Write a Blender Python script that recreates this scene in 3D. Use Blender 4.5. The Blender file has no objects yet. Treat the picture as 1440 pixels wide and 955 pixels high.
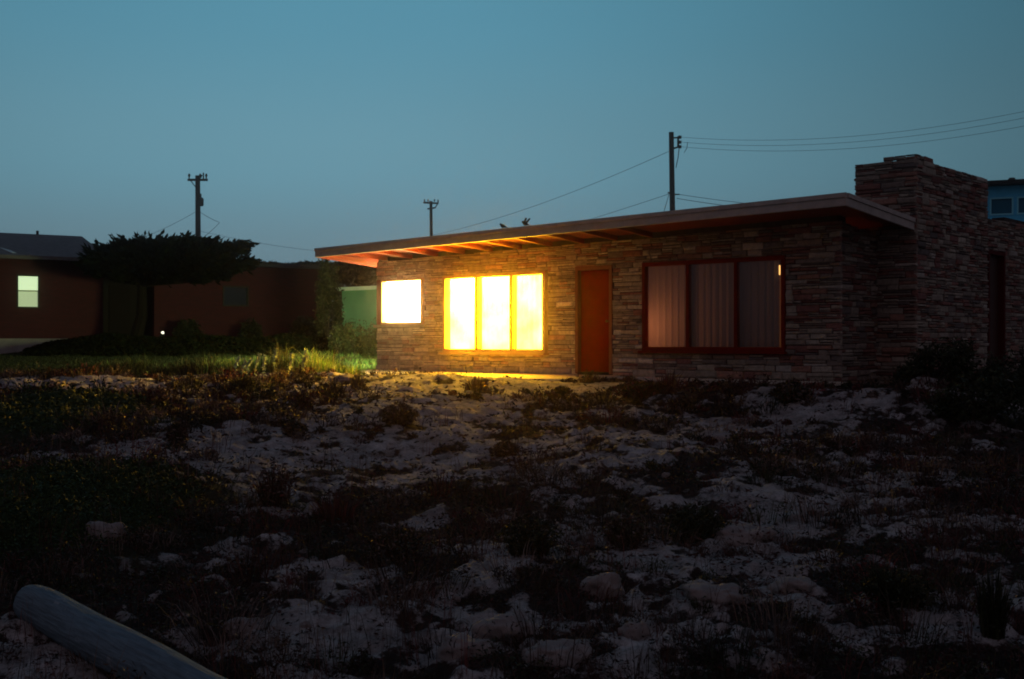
import bpy, math, random
import numpy as np
from mathutils import Vector, Matrix

# ------------------------------------------------------------------ camera, world, exposure
SC = bpy.context.scene
COL = SC.collection
random.seed(7); RNG = np.random.default_rng(7)
F = 1650.0
EX = (.7498, -.6616); EY = (.6616, .7498)          # world X / Y seen from the camera (right, forward)
CAM = (19.68, -17.77, .62)
cd = bpy.data.cameras.new('camera'); cam = bpy.data.objects.new('camera', cd); COL.objects.link(cam)
cd.sensor_width = 36; cd.lens = F / 1440 * 36; cd.clip_end = 3000; cd.shift_y = 2.5 / 1440
right = Vector((EX[0], EY[0], 0)).normalized(); fwd = Vector((EX[1], EY[1], 0)).normalized(); up = Vector((0, 0, 1))
cam.matrix_world = Matrix(((right.x, up.x, -fwd.x, CAM[0]), (right.y, up.y, -fwd.y, CAM[1]), (right.z, up.z, -fwd.z, CAM[2]), (0, 0, 0, 1)))
SC.camera = cam
SC.view_settings.view_transform = 'Standard'; SC.view_settings.look = 'None'
SC.view_settings.exposure = 0; SC.view_settings.gamma = 1
SC.render.engine = 'CYCLES'
SC.cycles.use_denoising = True
SC.cycles.max_bounces = 8; SC.cycles.diffuse_bounces = 4; SC.cycles.glossy_bounces = 3
SC.cycles.transparent_max_bounces = 12; SC.cycles.volume_bounces = 0
SC.cycles.sample_clamp_indirect = 6
SC.cycles.pixel_filter_type = 'BLACKMAN_HARRIS'; SC.cycles.filter_width = 1.9

def srgb(r, g, b):
    def c(v):
        v /= 255.0
        return v / 12.92 if v < .04045 else ((v + .055) / 1.055) ** 2.4
    return (c(r), c(g), c(b), 1)

# dusk sky: twilight band above the horizon, strongest ahead of the camera, darkening to the zenith
W = bpy.data.worlds.new('World'); SC.world = W; W.use_nodes = True
nt = W.node_tree; N = nt.nodes; L = nt.links; N.clear()
def wn(t, **k):
    n = N.new(t)
    for a, v in k.items(): setattr(n, a, v)
    return n
def wm(op, a, b=None, c=None):
    n = wn('ShaderNodeMath', operation=op)
    for i, v in enumerate((a, b, c)):
        if v is None: continue
        if isinstance(v, (int, float)): n.inputs[i].default_value = v
        else: L.new(v, n.inputs[i])
    return n.outputs[0]
tc = wn('ShaderNodeTexCoord'); sep = wn('ShaderNodeSeparateXYZ'); L.new(tc.outputs['Generated'], sep.inputs[0])
ramp = wn('ShaderNodeValToRGB'); ramp.color_ramp.interpolation = 'EASE'
L.new(wm('MAXIMUM', sep.outputs['Z'], 0), ramp.inputs[0])
els = ramp.color_ramp.elements
SKY = [(0.0, (96, 112, 120)), (.06, (94, 122, 134)), (.15, (92, 134, 150)), (.28, (80, 132, 153)), (.45, (72, 122, 148)), (.7, (68, 112, 144)), (1.0, (64, 106, 140))]
els[0].position = 0; els[0].color = srgb(*SKY[0][1]); els[1].position = 1; els[1].color = srgb(*SKY[-1][1])
for p, c in SKY[1:-1]:
    e = els.new(p); e.color = srgb(*c)
gd = (fwd * math.cos(.16) - right * math.sin(.16)).normalized()      # bearing of the afterglow
dot = wn('ShaderNodeVectorMath', operation='DOT_PRODUCT'); L.new(tc.outputs['Generated'], dot.inputs[0]); dot.inputs[1].default_value = (gd.x, gd.y, .12)
glow = wm('MULTIPLY_ADD', wm('POWER', wm('MAXIMUM', dot.outputs['Value'], 0.0001), 6.0), 0.95, .31)
cl = wn('ShaderNodeTexNoise'); cl.inputs['Scale'].default_value = 2.2; cl.inputs['Detail'].default_value = 3
mp = wn('ShaderNodeMapping'); mp.inputs['Scale'].default_value = (1, 1, 3.5); L.new(tc.outputs['Generated'], mp.inputs[0]); L.new(mp.outputs[0], cl.inputs['Vector'])
gl2 = wm('MULTIPLY', glow, wm('MULTIPLY_ADD', cl.outputs['Fac'], .12, .94))
dn = wn('ShaderNodeVectorMath', operation='DOT_PRODUCT'); L.new(tc.outputs['Generated'], dn.inputs[0]); dn.inputs[1].default_value = (-fwd.x, -fwd.y, .15)
back = wn('ShaderNodeMapRange', interpolation_type='SMOOTHSTEP'); back.inputs['From Min'].default_value = -.55; back.inputs['From Max'].default_value = .75; L.new(dn.outputs['Value'], back.inputs['Value'])
mxs = wn('ShaderNodeMix', data_type='RGBA'); L.new(back.outputs[0], mxs.inputs['Factor']); L.new(ramp.outputs[0], mxs.inputs['A']); mxs.inputs['B'].default_value = srgb(152, 138, 152)
bg = wn('ShaderNodeBackground'); L.new(mxs.outputs['Result'], bg.inputs['Color']); L.new(gl2, bg.inputs['Strength'])
wo = wn('ShaderNodeOutputWorld'); L.new(bg.outputs[0], wo.inputs['Surface'])

# ------------------------------------------------------------------ helpers
def ray(px, py):
    k = (px - 720) / F
    return (k * EX[0] + EX[1], k * EY[0] + EY[1], (480 - py) / F)
def atd(px, py, D):
    d = ray(px, py); return Vector((CAM[0] + D * d[0], CAM[1] + D * d[1], CAM[2] + D * d[2]))
def depth(X, Y): return (X - CAM[0]) * EX[1] + (Y - CAM[1]) * EY[1]
def lateral(X, Y): return (X - CAM[0]) * EX[0] + (Y - CAM[1]) * EY[0]

def tag(o, label=None, cat=None, group=None, kind=None):
    if label: o['label'] = label
    if cat: o['category'] = cat
    if group: o['group'] = group
    if kind: o['kind'] = kind
    return o
def empty(name, loc=(0, 0, 0), label=None, cat=None, group=None):
    o = bpy.data.objects.new(name, None); COL.objects.link(o); o.location = loc; o.empty_display_size = .3
    return tag(o, label, cat, group)
bpy.context.view_layer.update()
def link(name, me, mat, parent=None, smooth=False):
    o = bpy.data.objects.new(name, me); COL.objects.link(o)
    if mat and not me.materials: me.materials.append(mat)
    if parent is not None:
        o.parent = parent
        ml = Matrix.Identity(4); q = parent
        while q is not None:
            ml = q.matrix_parent_inverse @ q.matrix_basis @ ml if q.parent else q.matrix_basis @ ml; q = q.parent
        o.matrix_parent_inverse = ml.inverted()
    if smooth: me.polygons.foreach_set('use_smooth', [True] * len(me.polygons))
    return o
class MB:
    """collects shapes into one mesh"""
    def __init__(s): s.v = []; s.f = []; s.c = []; s.cc = (1, 1, 1)
    def add(s, vs, fs):
        b = len(s.v); s.v += [tuple(v) for v in vs]; s.f += [tuple(i + b for i in f) for f in fs]; s.c += [s.cc] * len(fs)
    def box(s, x0, x1, y0, y1, z0, z1):
        s.add([(x, y, z) for z in (z0, z1) for y in (y0, y1) for x in (x0, x1)],
              [(0, 2, 3, 1), (4, 5, 7, 6), (0, 1, 5, 4), (2, 6, 7, 3), (0, 4, 6, 2), (1, 3, 7, 5)])
    def hexa(s, p): s.add(p, [(0, 3, 2, 1), (4, 5, 6, 7), (0, 1, 5, 4), (1, 2, 6, 5), (2, 3, 7, 6), (3, 0, 4, 7)])
    def bar(s, a, b, w, h, upv=(0, 0, 1)):
        a = Vector(a); b = Vector(b); d = (b - a).normalized(); u = Vector(upv)
        if abs(d.dot(u)) > .98: u = Vector((0, 1, 0))
        r = d.cross(u).normalized() * w / 2; u = r.cross(d).normalized() * h / 2
        s.hexa([a - r - u, a + r - u, b + r - u, b - r - u, a - r + u, a + r + u, b + r + u, b - r + u])
    def tube(s, pts, rad, n=8, caps=True):
        pts = [Vector(p) for p in pts]
        if not hasattr(rad, '__len__'): rad = [rad] * len(pts)
        b = len(s.v); up0 = None
        for i, p in enumerate(pts):
            d = (pts[min(i + 1, len(pts) - 1)] - pts[max(i - 1, 0)]).normalized()
            if up0 is None: up0 = Vector((0, 0, 1)) if abs(d.z) < .9 else Vector((1, 0, 0))
            r = d.cross(up0).normalized(); u = r.cross(d).normalized(); up0 = u
            for k in range(n):
                a = 2 * math.pi * k / n; s.v.append(tuple(p + (r * math.cos(a) + u * math.sin(a)) * rad[i]))
        fs = []
        for i in range(len(pts) - 1):
            for k in range(n):
                k2 = (k + 1) % n; fs.append((b + i * n + k, b + i * n + k2, b + (i + 1) * n + k2, b + (i + 1) * n + k))
        if caps:
            fs.append(tuple(b + k for k in range(n))[::-1]); fs.append(tuple(b + (len(pts) - 1) * n + k for k in range(n)))
        s.f += fs; s.c += [s.cc] * len(fs)
    def mesh(s, name, color=False):
        me = bpy.data.meshes.new(name); me.from_pydata(s.v, [], s.f); me.update()
        if color:
            at = me.color_attributes.new('tint', 'FLOAT_COLOR', 'CORNER')
            arr = np.ones((len(me.loops), 4), dtype=np.float32)
            cnt = [len(f) for f in s.f]; arr[:, :3] = np.repeat(np.array(s.c, dtype=np.float32), cnt, axis=0)
            at.data.foreach_set('color', arr.ravel())
        return me
    def build(s, name, mat, parent=None, color=False, smooth=False, bevel=0):
        o = link(name, s.mesh(name, color), mat, parent, smooth)
        if bevel:
            m = o.modifiers.new('bevel', 'BEVEL'); m.width = bevel; m.segments = 2; m.limit_method = 'ANGLE'
        return o

def mesh_np(name, V, Fc, col=None, smooth=False):
    """V (n,3), Fc (m,k) same-size faces, col per-vertex (n,3)"""
    me = bpy.data.meshes.new(name); m, k = Fc.shape
    me.vertices.add(len(V)); me.vertices.foreach_set('co', V.astype(np.float32).ravel())
    me.loops.add(m * k); me.loops.foreach_set('vertex_index', Fc.astype(np.int32).ravel())
    me.polygons.add(m); me.polygons.foreach_set('loop_start', np.arange(0, m * k, k, dtype=np.int32)); me.polygons.foreach_set('loop_total', np.full(m, k, dtype=np.int32))
    if smooth: me.polygons.foreach_set('use_smooth', np.ones(m, dtype=bool))
    me.update(calc_edges=True)
    if col is not None:
        at = me.color_attributes.new('tint', 'FLOAT_COLOR', 'POINT')
        a = np.ones((len(V), 4), dtype=np.float32); a[:, :3] = col; at.data.foreach_set('color', a.ravel())
    return me

# value noise in numpy
_tab = np.random.default_rng(3).random((256, 256))
def vnoise(x, y):
    xi = np.floor(x).astype(int); yi = np.floor(y).astype(int); fx = x - xi; fy = y - yi
    fx = fx * fx * (3 - 2 * fx); fy = fy * fy * (3 - 2 * fy)
    g = lambda a, b: _tab[a & 255, b & 255]
    return (g(xi, yi) * (1 - fx) + g(xi + 1, yi) * fx) * (1 - fy) + (g(xi, yi + 1) * (1 - fx) + g(xi + 1, yi + 1) * fx) * fy
def fbm(x, y, sc, oc=4, ox=0.0):
    t = 0; a = .5; s = 1 / sc; n = 0
    for i in range(oc):
        c, q = math.cos(i * .7), math.sin(i * .7)
        t = t + a * vnoise((x * c - y * q) * s + ox + i * 17.3, (x * q + y * c) * s + ox * 1.7 + i * 9.1); n += a; a *= .5; s *= 2.03
    return t / n
def sstep(a, b, x):
    t = np.clip((x - a) / (b - a), 0, 1); return t * t * (3 - 2 * t)

# ------------------------------------------------------------------ materials
MATS = {}
def mat(name, color=(.5, .5, .5), rough=.8, spec=.3, var=0, vscale=4, bump=0, bscale=30, tint=False, emit=None, estr=0, metal=0, hue=None):
    if name in MATS: return MATS[name]
    m = bpy.data.materials.new(name); m.use_nodes = True; t = m.node_tree; n = t.nodes; l = t.links
    b = n['Principled BSDF']; b.inputs['Roughness'].default_value = rough; b.inputs['Specular IOR Level'].default_value = spec; b.inputs['Metallic'].default_value = metal
    src = None; c4 = (*color[:3], 1)
    co = n.new('ShaderNodeTexCoord')
    if tint:
        a = n.new('ShaderNodeAttribute'); a.attribute_name = 'tint'; src = a.outputs['Color']
        if tuple(color[:3]) != (1, 1, 1):
            mx = n.new('ShaderNodeMix'); mx.data_type = 'RGBA'; mx.blend_type = 'MULTIPLY'; mx.inputs['Factor'].default_value = 1
            l.new(src, mx.inputs['A']); mx.inputs['B'].default_value = c4; src = mx.outputs['Result']
    if var:
        ns = n.new('ShaderNodeTexNoise'); ns.inputs['Scale'].default_value = vscale; ns.inputs['Detail'].default_value = 6; ns.inputs['Roughness'].default_value = .65
        l.new(co.outputs['Object'], ns.inputs['Vector'])
        r = n.new('ShaderNodeMapRange'); r.inputs['From Min'].default_value = .3; r.inputs['From Max'].default_value = .7; r.inputs['To Min'].default_value = 1 - var; r.inputs['To Max'].default_value = 1 + var
        l.new(ns.outputs['Fac'], r.inputs['Value'])
        mx = n.new('ShaderNodeMix'); mx.data_type = 'RGBA'; mx.blend_type = 'MULTIPLY'; mx.inputs['Factor'].default_value = 1
        if src: l.new(src, mx.inputs['A'])
        else: mx.inputs['A'].default_value = c4
        l.new(r.outputs[0], mx.inputs['B']); src = mx.outputs['Result']
    if src: l.new(src, b.inputs['Base Color'])
    else: b.inputs['Base Color'].default_value = c4
    if bump:
        ns = n.new('ShaderNodeTexNoise'); ns.inputs['Scale'].default_value = bscale; ns.inputs['Detail'].default_value = 5
        l.new(co.outputs['Object'], ns.inputs['Vector'])
        bp = n.new('ShaderNodeBump'); bp.inputs['Strength'].default_value = bump; bp.inputs['Distance'].default_value = .02
        l.new(ns.outputs['Fac'], bp.inputs['Height']); l.new(bp.outputs[0], b.inputs['Normal'])
    if emit:
        b.inputs['Emission Color'].default_value = (*emit[:3], 1); b.inputs['Emission Strength'].default_value = estr
    MATS[name] = m; return m
STONE = mat('ledge_stone', (1, 1, 1), .85, .25, .30, 14, .6, 45, tint=True)
MORTAR = mat('mortar', (.07, .055, .05), .95, .1, .25, 9, .5, 60)
REDP = mat('red_paint', (.26, .0008, .0012), .85, .08, .18, 6, .1, 30)
REDS = mat('red_soffit_paint', (.19, .015, .006), .65, .3, .16, 3, .15, 20)
BEAM = mat('beam_paint', (.28, .045, .014), .6, .3, .2, 5, .2, 25)
JAMB = mat('jamb_paint', (.28, .10, .06), .6, .3, .15, 6, .1, 30)
FASC = mat('fascia_paint', (.46, .39, .35), .6, .3, .18, 5, .2, 30)
ROOFM = mat('roof_felt', (.06, .055, .06), .9, .2, .25, 3, .3, 30)
CONC = mat('concrete', (.55, .50, .42), .9, .2, .22, 5, .4, 30)
PLAST = mat('plaster', (.55, .50, .40), .9, .2, .05, 3)
WOODF = mat('floor_boards', (.20, .12, .06), .6, .3, .2, 6)
POLE = mat('pole_wood', (.065, .045, .045), .9, .2, .3, 6, .4, 30)
DARKM = mat('dark_metal', (.05, .05, .055), .6, .4, .2, 12)
CERAM = mat('insulator', (.08, .05, .045), .3, .5, .1, 12)
WIRE = mat('wire', (.03, .032, .04), .7, .3, .05, 3)
LEAF = mat('leaf', (1, 1, 1), .7, .25, .12, 9, tint=True)
NEEDLEBARK = mat('cypress_bark', (.015, .012, .010), .95, .05, .2, 10)
NEEDLE = mat('needles', (.7, .7, .7), .95, .02, tint=True)
BARK = mat('bark', (.05, .038, .03), .95, .1, .3, 10, .6, 30)

def glass(name, tintc=(1, 1, 1), refl=.06):
    m = bpy.data.materials.new(name); m.use_nodes = True; t = m.node_tree; n = t.nodes; l = t.links; n.clear()
    tr = n.new('ShaderNodeBsdfTransparent'); tr.inputs[0].default_value = (*tintc, 1)
    gl = n.new('ShaderNodeBsdfGlossy'); gl.inputs['Roughness'].default_value = .03
    lw = n.new('ShaderNodeLayerWeight'); pw = n.new('ShaderNodeMath'); pw.operation = 'POWER'; pw.inputs[1].default_value = 4.0; l.new(lw.outputs['Facing'], pw.inputs[0]); fr = n.new('ShaderNodeMath'); fr.operation = 'MULTIPLY_ADD'; fr.inputs[1].default_value = .8; fr.inputs[2].default_value = .035; l.new(pw.outputs[0], fr.inputs[0])
    mx = n.new('ShaderNodeMixShader'); l.new(fr.outputs[0], mx.inputs[0]); l.new(tr.outputs[0], mx.inputs[1]); l.new(gl.outputs[0], mx.inputs[2])
    o = n.new('ShaderNodeOutputMaterial'); l.new(mx.outputs[0], o.inputs['Surface']); MATS[name] = m; return m
GLASS = glass('window_glass', (.93, .94, .92))
def curtain_mat(name, col, trans, emit=None, estr=0, nscale=0):
    m = bpy.data.materials.new(name); m.use_nodes = True; t = m.node_tree; n = t.nodes; l = t.links; n.clear()
    d = n.new('ShaderNodeBsdfDiffuse'); d.inputs[0].default_value = (*col, 1)
    tr = n.new('ShaderNodeBsdfTranslucent'); tr.inputs[0].default_value = (*col, 1)
    mx = n.new('ShaderNodeMixShader'); mx.inputs[0].default_value = trans; l.new(d.outputs[0], mx.inputs[1]); l.new(tr.outputs[0], mx.inputs[2])
    out = mx.outputs[0]
    if emit:
        e = n.new('ShaderNodeEmission'); e.inputs[0].default_value = (*emit, 1); e.inputs[1].default_value = estr
        if nscale:
            co = n.new('ShaderNodeTexCoord'); ns = n.new('ShaderNodeTexNoise'); ns.inputs['Scale'].default_value = nscale; ns.inputs['Detail'].default_value = 4; l.new(co.outputs['Object'], ns.inputs['Vector'])
            mr = n.new('ShaderNodeMapRange'); mr.inputs['From Min'].default_value = .33; mr.inputs['From Max'].default_value = .62; mr.inputs['To Min'].default_value = .6; mr.inputs['To Max'].default_value = 1.2; l.new(ns.outputs['Fac'], mr.inputs['Value'])
            pw = n.new('ShaderNodeMath'); pw.operation = 'POWER'; pw.inputs[1].default_value = 2; l.new(mr.outputs[0], pw.inputs[0]); ml = n.new('ShaderNodeMath'); ml.operation = 'MULTIPLY'; ml.inputs[1].default_value = estr; l.new(pw.outputs[0], ml.inputs[0]); l.new(ml.outputs[0], e.inputs[1])
        a = n.new('ShaderNodeAddShader'); l.new(out, a.inputs[0]); l.new(e.outputs[0], a.inputs[1]); out = a.outputs[0]
    o = n.new('ShaderNodeOutputMaterial'); l.new(out, o.inputs['Surface']); MATS[name] = m; return m
LIT = curtain_mat('lit_sheer', (.85, .70, .32), .6, (1.0, .50, .010), 88.0, 1.3)
LITK = curtain_mat('lit_kitchen_blind', (.9, .8, .6), .6, (1.0, .76, .28), 50.0)
LITS = curtain_mat('boosted_side_blind', (.9, .8, .6), .6, (.84, 1.0, .40), 150.0)  # unseen side blind, glow boosted and greened to light grass and outbuilding
DRAPE = curtain_mat('drape', (.30, .26, .27), .3)

# ------------------------------------------------------------------ ground
PY_ = np.array([3.0, 6, 10, 15, 20, 25, 30, 36, 42, 60, 4000]); PZ_ = np.array([-1.25, -1.10, -.85, -.50, -.17, -.12, .12, .42, .55, .58, .58])
def base_z(X, Y):
    D = depth(X, Y); Lt = lateral(X, Y)
    z = np.interp(np.abs(D), PY_, PZ_)
    far_left = sstep(-13.5, -17.5, Lt) * sstep(30, 35, D) * (1 - sstep(44, 52, D)); z = z - far_left * .62
    # level pad under the stone house
    dx = np.maximum(np.maximum(-.9 - X, X - 13.0), 0); dy = np.maximum(np.maximum(-1.6 - Y, Y - 12), 0)
    w = 1 - sstep(0, 2.2, np.hypot(dx, dy))
    return z * (1 - w) + (-.10) * w
_dt = np.linspace(4, 60, 400)
def gpt(px, py):
    """place on the smooth ground that shows at a picture point"""
    k = (px - 720) / F
    X = CAM[0] + _dt * (k * EX[0] + EX[1]); Y = CAM[1] + _dt * (k * EY[0] + EY[1]); z = base_z(X, Y)
    yy = 480 - F * (z - CAM[2]) / _dt; i = int(np.argmin(np.abs(yy - py)))
    return float(X[i]), float(Y[i])
def blob(px, py, rx, ry, amp, bump=0, col=None):
    x, y = gpt(px, py); D = depth(x, y); x2, y2 = gpt(px, py - ry); x3, y3 = gpt(px, py + ry)
    rd = max(.25, (math.hypot(x2 - x, y2 - y) + math.hypot(x3 - x, y3 - y)) / 2)
    return (x, y, rx * D / F, rd, amp, bump)
# amp > 0: plant cover, < 0: bare sand;  bump: height of a mound
BLOBS = [blob(*a) for a in [
    (560, 650, 190, 45, -.42), (300, 650, 130, 50, -.40), (380, 700, 70, 30, -.38), (640, 580, 120, 16, -.34), (120, 545, 150, 9, -.5), (60, 640, 90, 20, -.22),
    (1120, 600, 190, 22, -.32), (880, 625, 120, 22, -.25), (1050, 770, 120, 25, -.32), (850, 790, 80, 25, -.26), (1110, 845, 50, 22, -.30), (680, 905, 90, 25, -.26), (250, 830, 120, 18, -.14), (1230, 900, 110, 30, -.22), (1310, 750, 60, 20, -.22),
    (420, 850, 150, 25, -.12), (60, 880, 60, 40, -.25), (1000, 880, 60, 20, -.22),
    (80, 592, 135, 26, 1.1, .20), (60, 735, 200, 62, 1.1, .28), (190, 535, 200, 12, .25), (620, 710, 260, 22, .30), (560, 740, 180, 30, .35), (1000, 690, 260, 20, .25), (1350, 640, 120, 60, .35), (960, 560, 200, 14, .3), (560, 575, 60, 12, .2), (690, 546, 150, 9, -1.0), (560, 556, 60, 10, -.5)]]
GREEN = BLOBS[18:20]
def gauss(b, X, Y):
    # ellipse with one axis along the line of sight
    dx = X - b[0]; dy = Y - b[1]
    a = (dx * EX[0] + dy * EY[0]) / b[2]; c = (dx * EX[1] + dy * EY[1]) / b[3]
    return np.exp(-np.power(a * a + c * c, 1.5) * .7)
def cover(X, Y):
    n = fbm(X, Y, 1.3, 3) * .25 + fbm(X, Y, .5, 3, 5.5) * .40 + fbm(X, Y, .17, 3, 15.5) * .35
    c = .475 + (n - .5) * 2.6 + .05 * (1 - sstep(9, 12.5, depth(X, Y)))  # cover raised near the camera, putting edge darkening into the ground colour
    for k_, b in enumerate(BLOBS): c = c + b[4] * (1 if k_ in (18, 19) else .38) * gauss(b, X, Y)
    D = depth(X, Y); Lt = lateral(X, Y)
    lawn = sstep(24.2, 25.2, D + fbm(X, Y, 1.3, 3, 2.2) * 1.6 - .8) * sstep(-2.2, -3.0, Lt)
    c = np.maximum(c, lawn * 1.1)
    return np.clip(c, 0, 1.2), lawn
def ground_z(X, Y, micro=True):
    z = base_z(X, Y); D = depth(X, Y); near = 1 - sstep(22, 30, D)
    dxy = np.hypot(np.maximum(np.maximum(-.3 - X, X - 12), 0), np.maximum(np.maximum(-1.5 - Y, Y - 12), 0))
    free = sstep(0, 1.0, dxy)
    for b in GREEN: z = z + b[5] * gauss(b, X, Y)
    c, lawn = cover(X, Y)
    amp = free * (near * .85 + .15)
    z = z + amp * (fbm(X, Y, 2.6, 4, 8.1) - .5) * .34
    bare = 1 - sstep(.38, .62, c)
    rid = 1 - np.abs(fbm(X, Y, .55, 4, 12.3) - .5) * 2
    tq = fbm(X, Y, .8, 4, 33.3) * 7; tf = tq - np.floor(tq); terr = (np.floor(tq) + sstep(.0, .3, tf)) - tq * .8 - .8
    z = z + amp * bare * ((rid - .72) * .06 + .012 + .035 * terr)
    z = z + amp * ((fbm(X, Y, .16, 4, 20.1) - .5) * (.075 + .05 * (1 - bare)) + (.5 - np.abs(fbm(X, Y, .33, 3, 28.0) - .5) * 2) * .05)
    return z
ang_in = np.linspace(-math.radians(34), math.radians(34), 760); ang_out = np.linspace(math.radians(34), 2 * math.pi - math.radians(34), 90)[1:-1]
ANG = np.concatenate([ang_in, ang_out]); RAD = np.concatenate([[.05, 1.5], np.geomspace(3.2, 70, 600), np.geomspace(76, 900, 16)])
fa = math.atan2(fwd.y, fwd.x)
A_, R_ = np.meshgrid(ANG, RAD); GX = CAM[0] + R_ * np.cos(fa - A_); GY = CAM[1] + R_ * np.sin(fa - A_)
GZ = ground_z(GX, GY); GC, GL = cover(GX, GY)
nA = len(ANG); nR = len(RAD)
i, j = np.meshgrid(np.arange(nR - 1), np.arange(nA), indexing='ij'); j2 = (j + 1) % nA
Fq = np.stack([i * nA + j, (i + 1) * nA + j, (i + 1) * nA + j2, i * nA + j2], -1).reshape(-1, 4)
Vg = np.stack([GX, GY, GZ], -1).reshape(-1, 3)
gcol = np.stack([GC, GL, sum(gauss(b, GX, GY) for b in GREEN)], -1).reshape(-1, 3)
gm = bpy.data.materials.new('sandy_ground'); gm.use_nodes = True; t = gm.node_tree; n = t.nodes; l = t.links
b = n['Principled BSDF']; b.inputs['Roughness'].default_value = .95; b.inputs['Specular IOR Level'].default_value = .12
at = n.new('ShaderNodeAttribute'); at.attribute_name = 'tint'; sp = n.new('ShaderNodeSeparateColor'); l.new(at.outputs['Color'], sp.inputs[0])
co = n.new('ShaderNodeTexCoord')
def noise(sc, det=6, ro=.6):
    q = n.new('ShaderNodeTexNoise'); q.inputs['Scale'].default_value = sc; q.inputs['Detail'].default_value = det; q.inputs['Roughness'].default_value = ro; l.new(co.outputs['Object'], q.inputs['Vector']); return q.outputs['Fac']
def mth(op, a, b_=None, c=None):
    q = n.new('ShaderNodeMath'); q.operation = op
    for i_, v in enumerate((a, b_, c)):
        if v is None: continue
        if isinstance(v, (int, float)): q.inputs[i_].default_value = v
        else: l.new(v, q.inputs[i_])
    return q.outputs[0]
def rampn(fac, stops):
    q = n.new('ShaderNodeValToRGB'); e = q.color_ramp.elements
    e[0].position, e[0].color = stops[0][0], (*stops[0][1], 1); e[1].position, e[1].color = stops[-1][0], (*stops[-1][1], 1)
    for p, c in stops[1:-1]:
        x = e.new(p); x.color = (*c, 1)
    l.new(fac, q.inputs[0]); return q.outputs[0]
def mixc(f, a, b_):
    q = n.new('ShaderNodeMix'); q.data_type = 'RGBA'; l.new(f, q.inputs['Factor']); l.new(a, q.inputs['A']); l.new(b_, q.inputs['B']); return q.outputs['Result']
sand = rampn(noise(3.2), [(.3, (.15, .13, .128)), (.5, (.29, .268, .262)), (.7, (.42, .39, .385))])
grit = rampn(mth('ADD', mth('MULTIPLY', noise(34, 8, .8), .6), mth('MULTIPLY', noise(7, 5, .7), .4)), [(.38, (.45, .42, .41)), (.49, (1.1, 1.08, 1.07)), (.62, (1.5, 1.48, 1.47))])
mg = n.new('ShaderNodeMix'); mg.data_type = 'RGBA'; mg.blend_type = 'MULTIPLY'; mg.inputs['Factor'].default_value = 1; l.new(sand, mg.inputs['A']); l.new(grit, mg.inputs['B']); sand = mg.outputs['Result']
soil = rampn(noise(5.5), [(.3, (.012, .010, .009)), (.5, (.030, .020, .017)), (.7, (.065, .032, .028))])
cc = mth('ADD', sp.outputs[0], mth('ADD', mth('MULTIPLY', mth('SUBTRACT', noise(11, 8, .75), .5), 1.0), mth('MULTIPLY', mth('SUBTRACT', noise(2.6, 4, .6), .5), .5)))
mr = n.new('ShaderNodeMapRange'); mr.interpolation_type = 'SMOOTHSTEP'; mr.inputs['From Min'].default_value = .40; mr.inputs['From Max'].default_value = .56; l.new(cc, mr.inputs['Value'])
c1 = mixc(mr.outputs[0], sand, soil)
turf = rampn(noise(4), [(.3, (.014, .026, .006)), (.7, (.030, .050, .012))])
c2 = mixc(mth('MINIMUM', mth('ADD', sp.outputs[1], sp.outputs[2]), 1), c1, turf)
l.new(c2, b.inputs['Base Color'])
bp = n.new('ShaderNodeBump'); bp.inputs['Strength'].default_value = .8; bp.inputs['Distance'].default_value = .03; l.new(noise(28, 6, .7), bp.inputs['Height']); l.new(bp.outputs[0], b.inputs['Normal'])
g = link('ground', mesh_np('ground', Vg, Fq[:, ::-1], gcol, True), gm); tag(g, kind='structure')

def gz(x, y): return float(ground_z(np.array([x]), np.array([y]))[0])

# ------------------------------------------------------------------ stone house
HOUSE = empty('stone_house', (0, 0, 0), 'low flat roofed stone house with lit yellow windows and a red door', 'house')
def ztop(X, Y): return 2.85 - .0152 * (11.77 - X) - .075 * (Y + 1.2)
TH = .19
OPEN_F = [(0.0, 1.48, .99, 1.99), (2.13, 4.95, .39, 2.01), (5.65, 6.53, -.1, 2.05), (7.22, 10.12, .45, 2.06)]
WALLK = {}
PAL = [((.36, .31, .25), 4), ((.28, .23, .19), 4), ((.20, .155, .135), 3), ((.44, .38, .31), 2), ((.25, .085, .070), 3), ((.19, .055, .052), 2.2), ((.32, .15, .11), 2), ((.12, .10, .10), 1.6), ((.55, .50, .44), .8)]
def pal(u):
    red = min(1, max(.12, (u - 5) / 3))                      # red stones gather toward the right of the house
    c = random.choices([p[0] for p in PAL], [p[1] * (red if p[0][0] > 2.2 * p[0][1] else 1) for p in PAL])[0]; k = random.uniform(.8, 1.15) * (2.0 - .92 * min(1, max(0, (u - 4.5) / 3.5))); m_ = .22 + .32 * (1 - min(1, max(0, (u - 4) / 3))); a = (.31, .25, .21)  # left stones paler: glow of the lit windows put into their colour
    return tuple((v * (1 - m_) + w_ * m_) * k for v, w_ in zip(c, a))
STONES = []   # (screen size, wall, verts, faces, colour)
SF = [(0, 1, 5, 4), (1, 2, 6, 5), (2, 3, 7, 6), (3, 0, 4, 7), (4, 5, 9, 8), (5, 6, 10, 9), (6, 7, 11, 10), (7, 4, 8, 11), (8, 9, 10, 11)]
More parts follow.
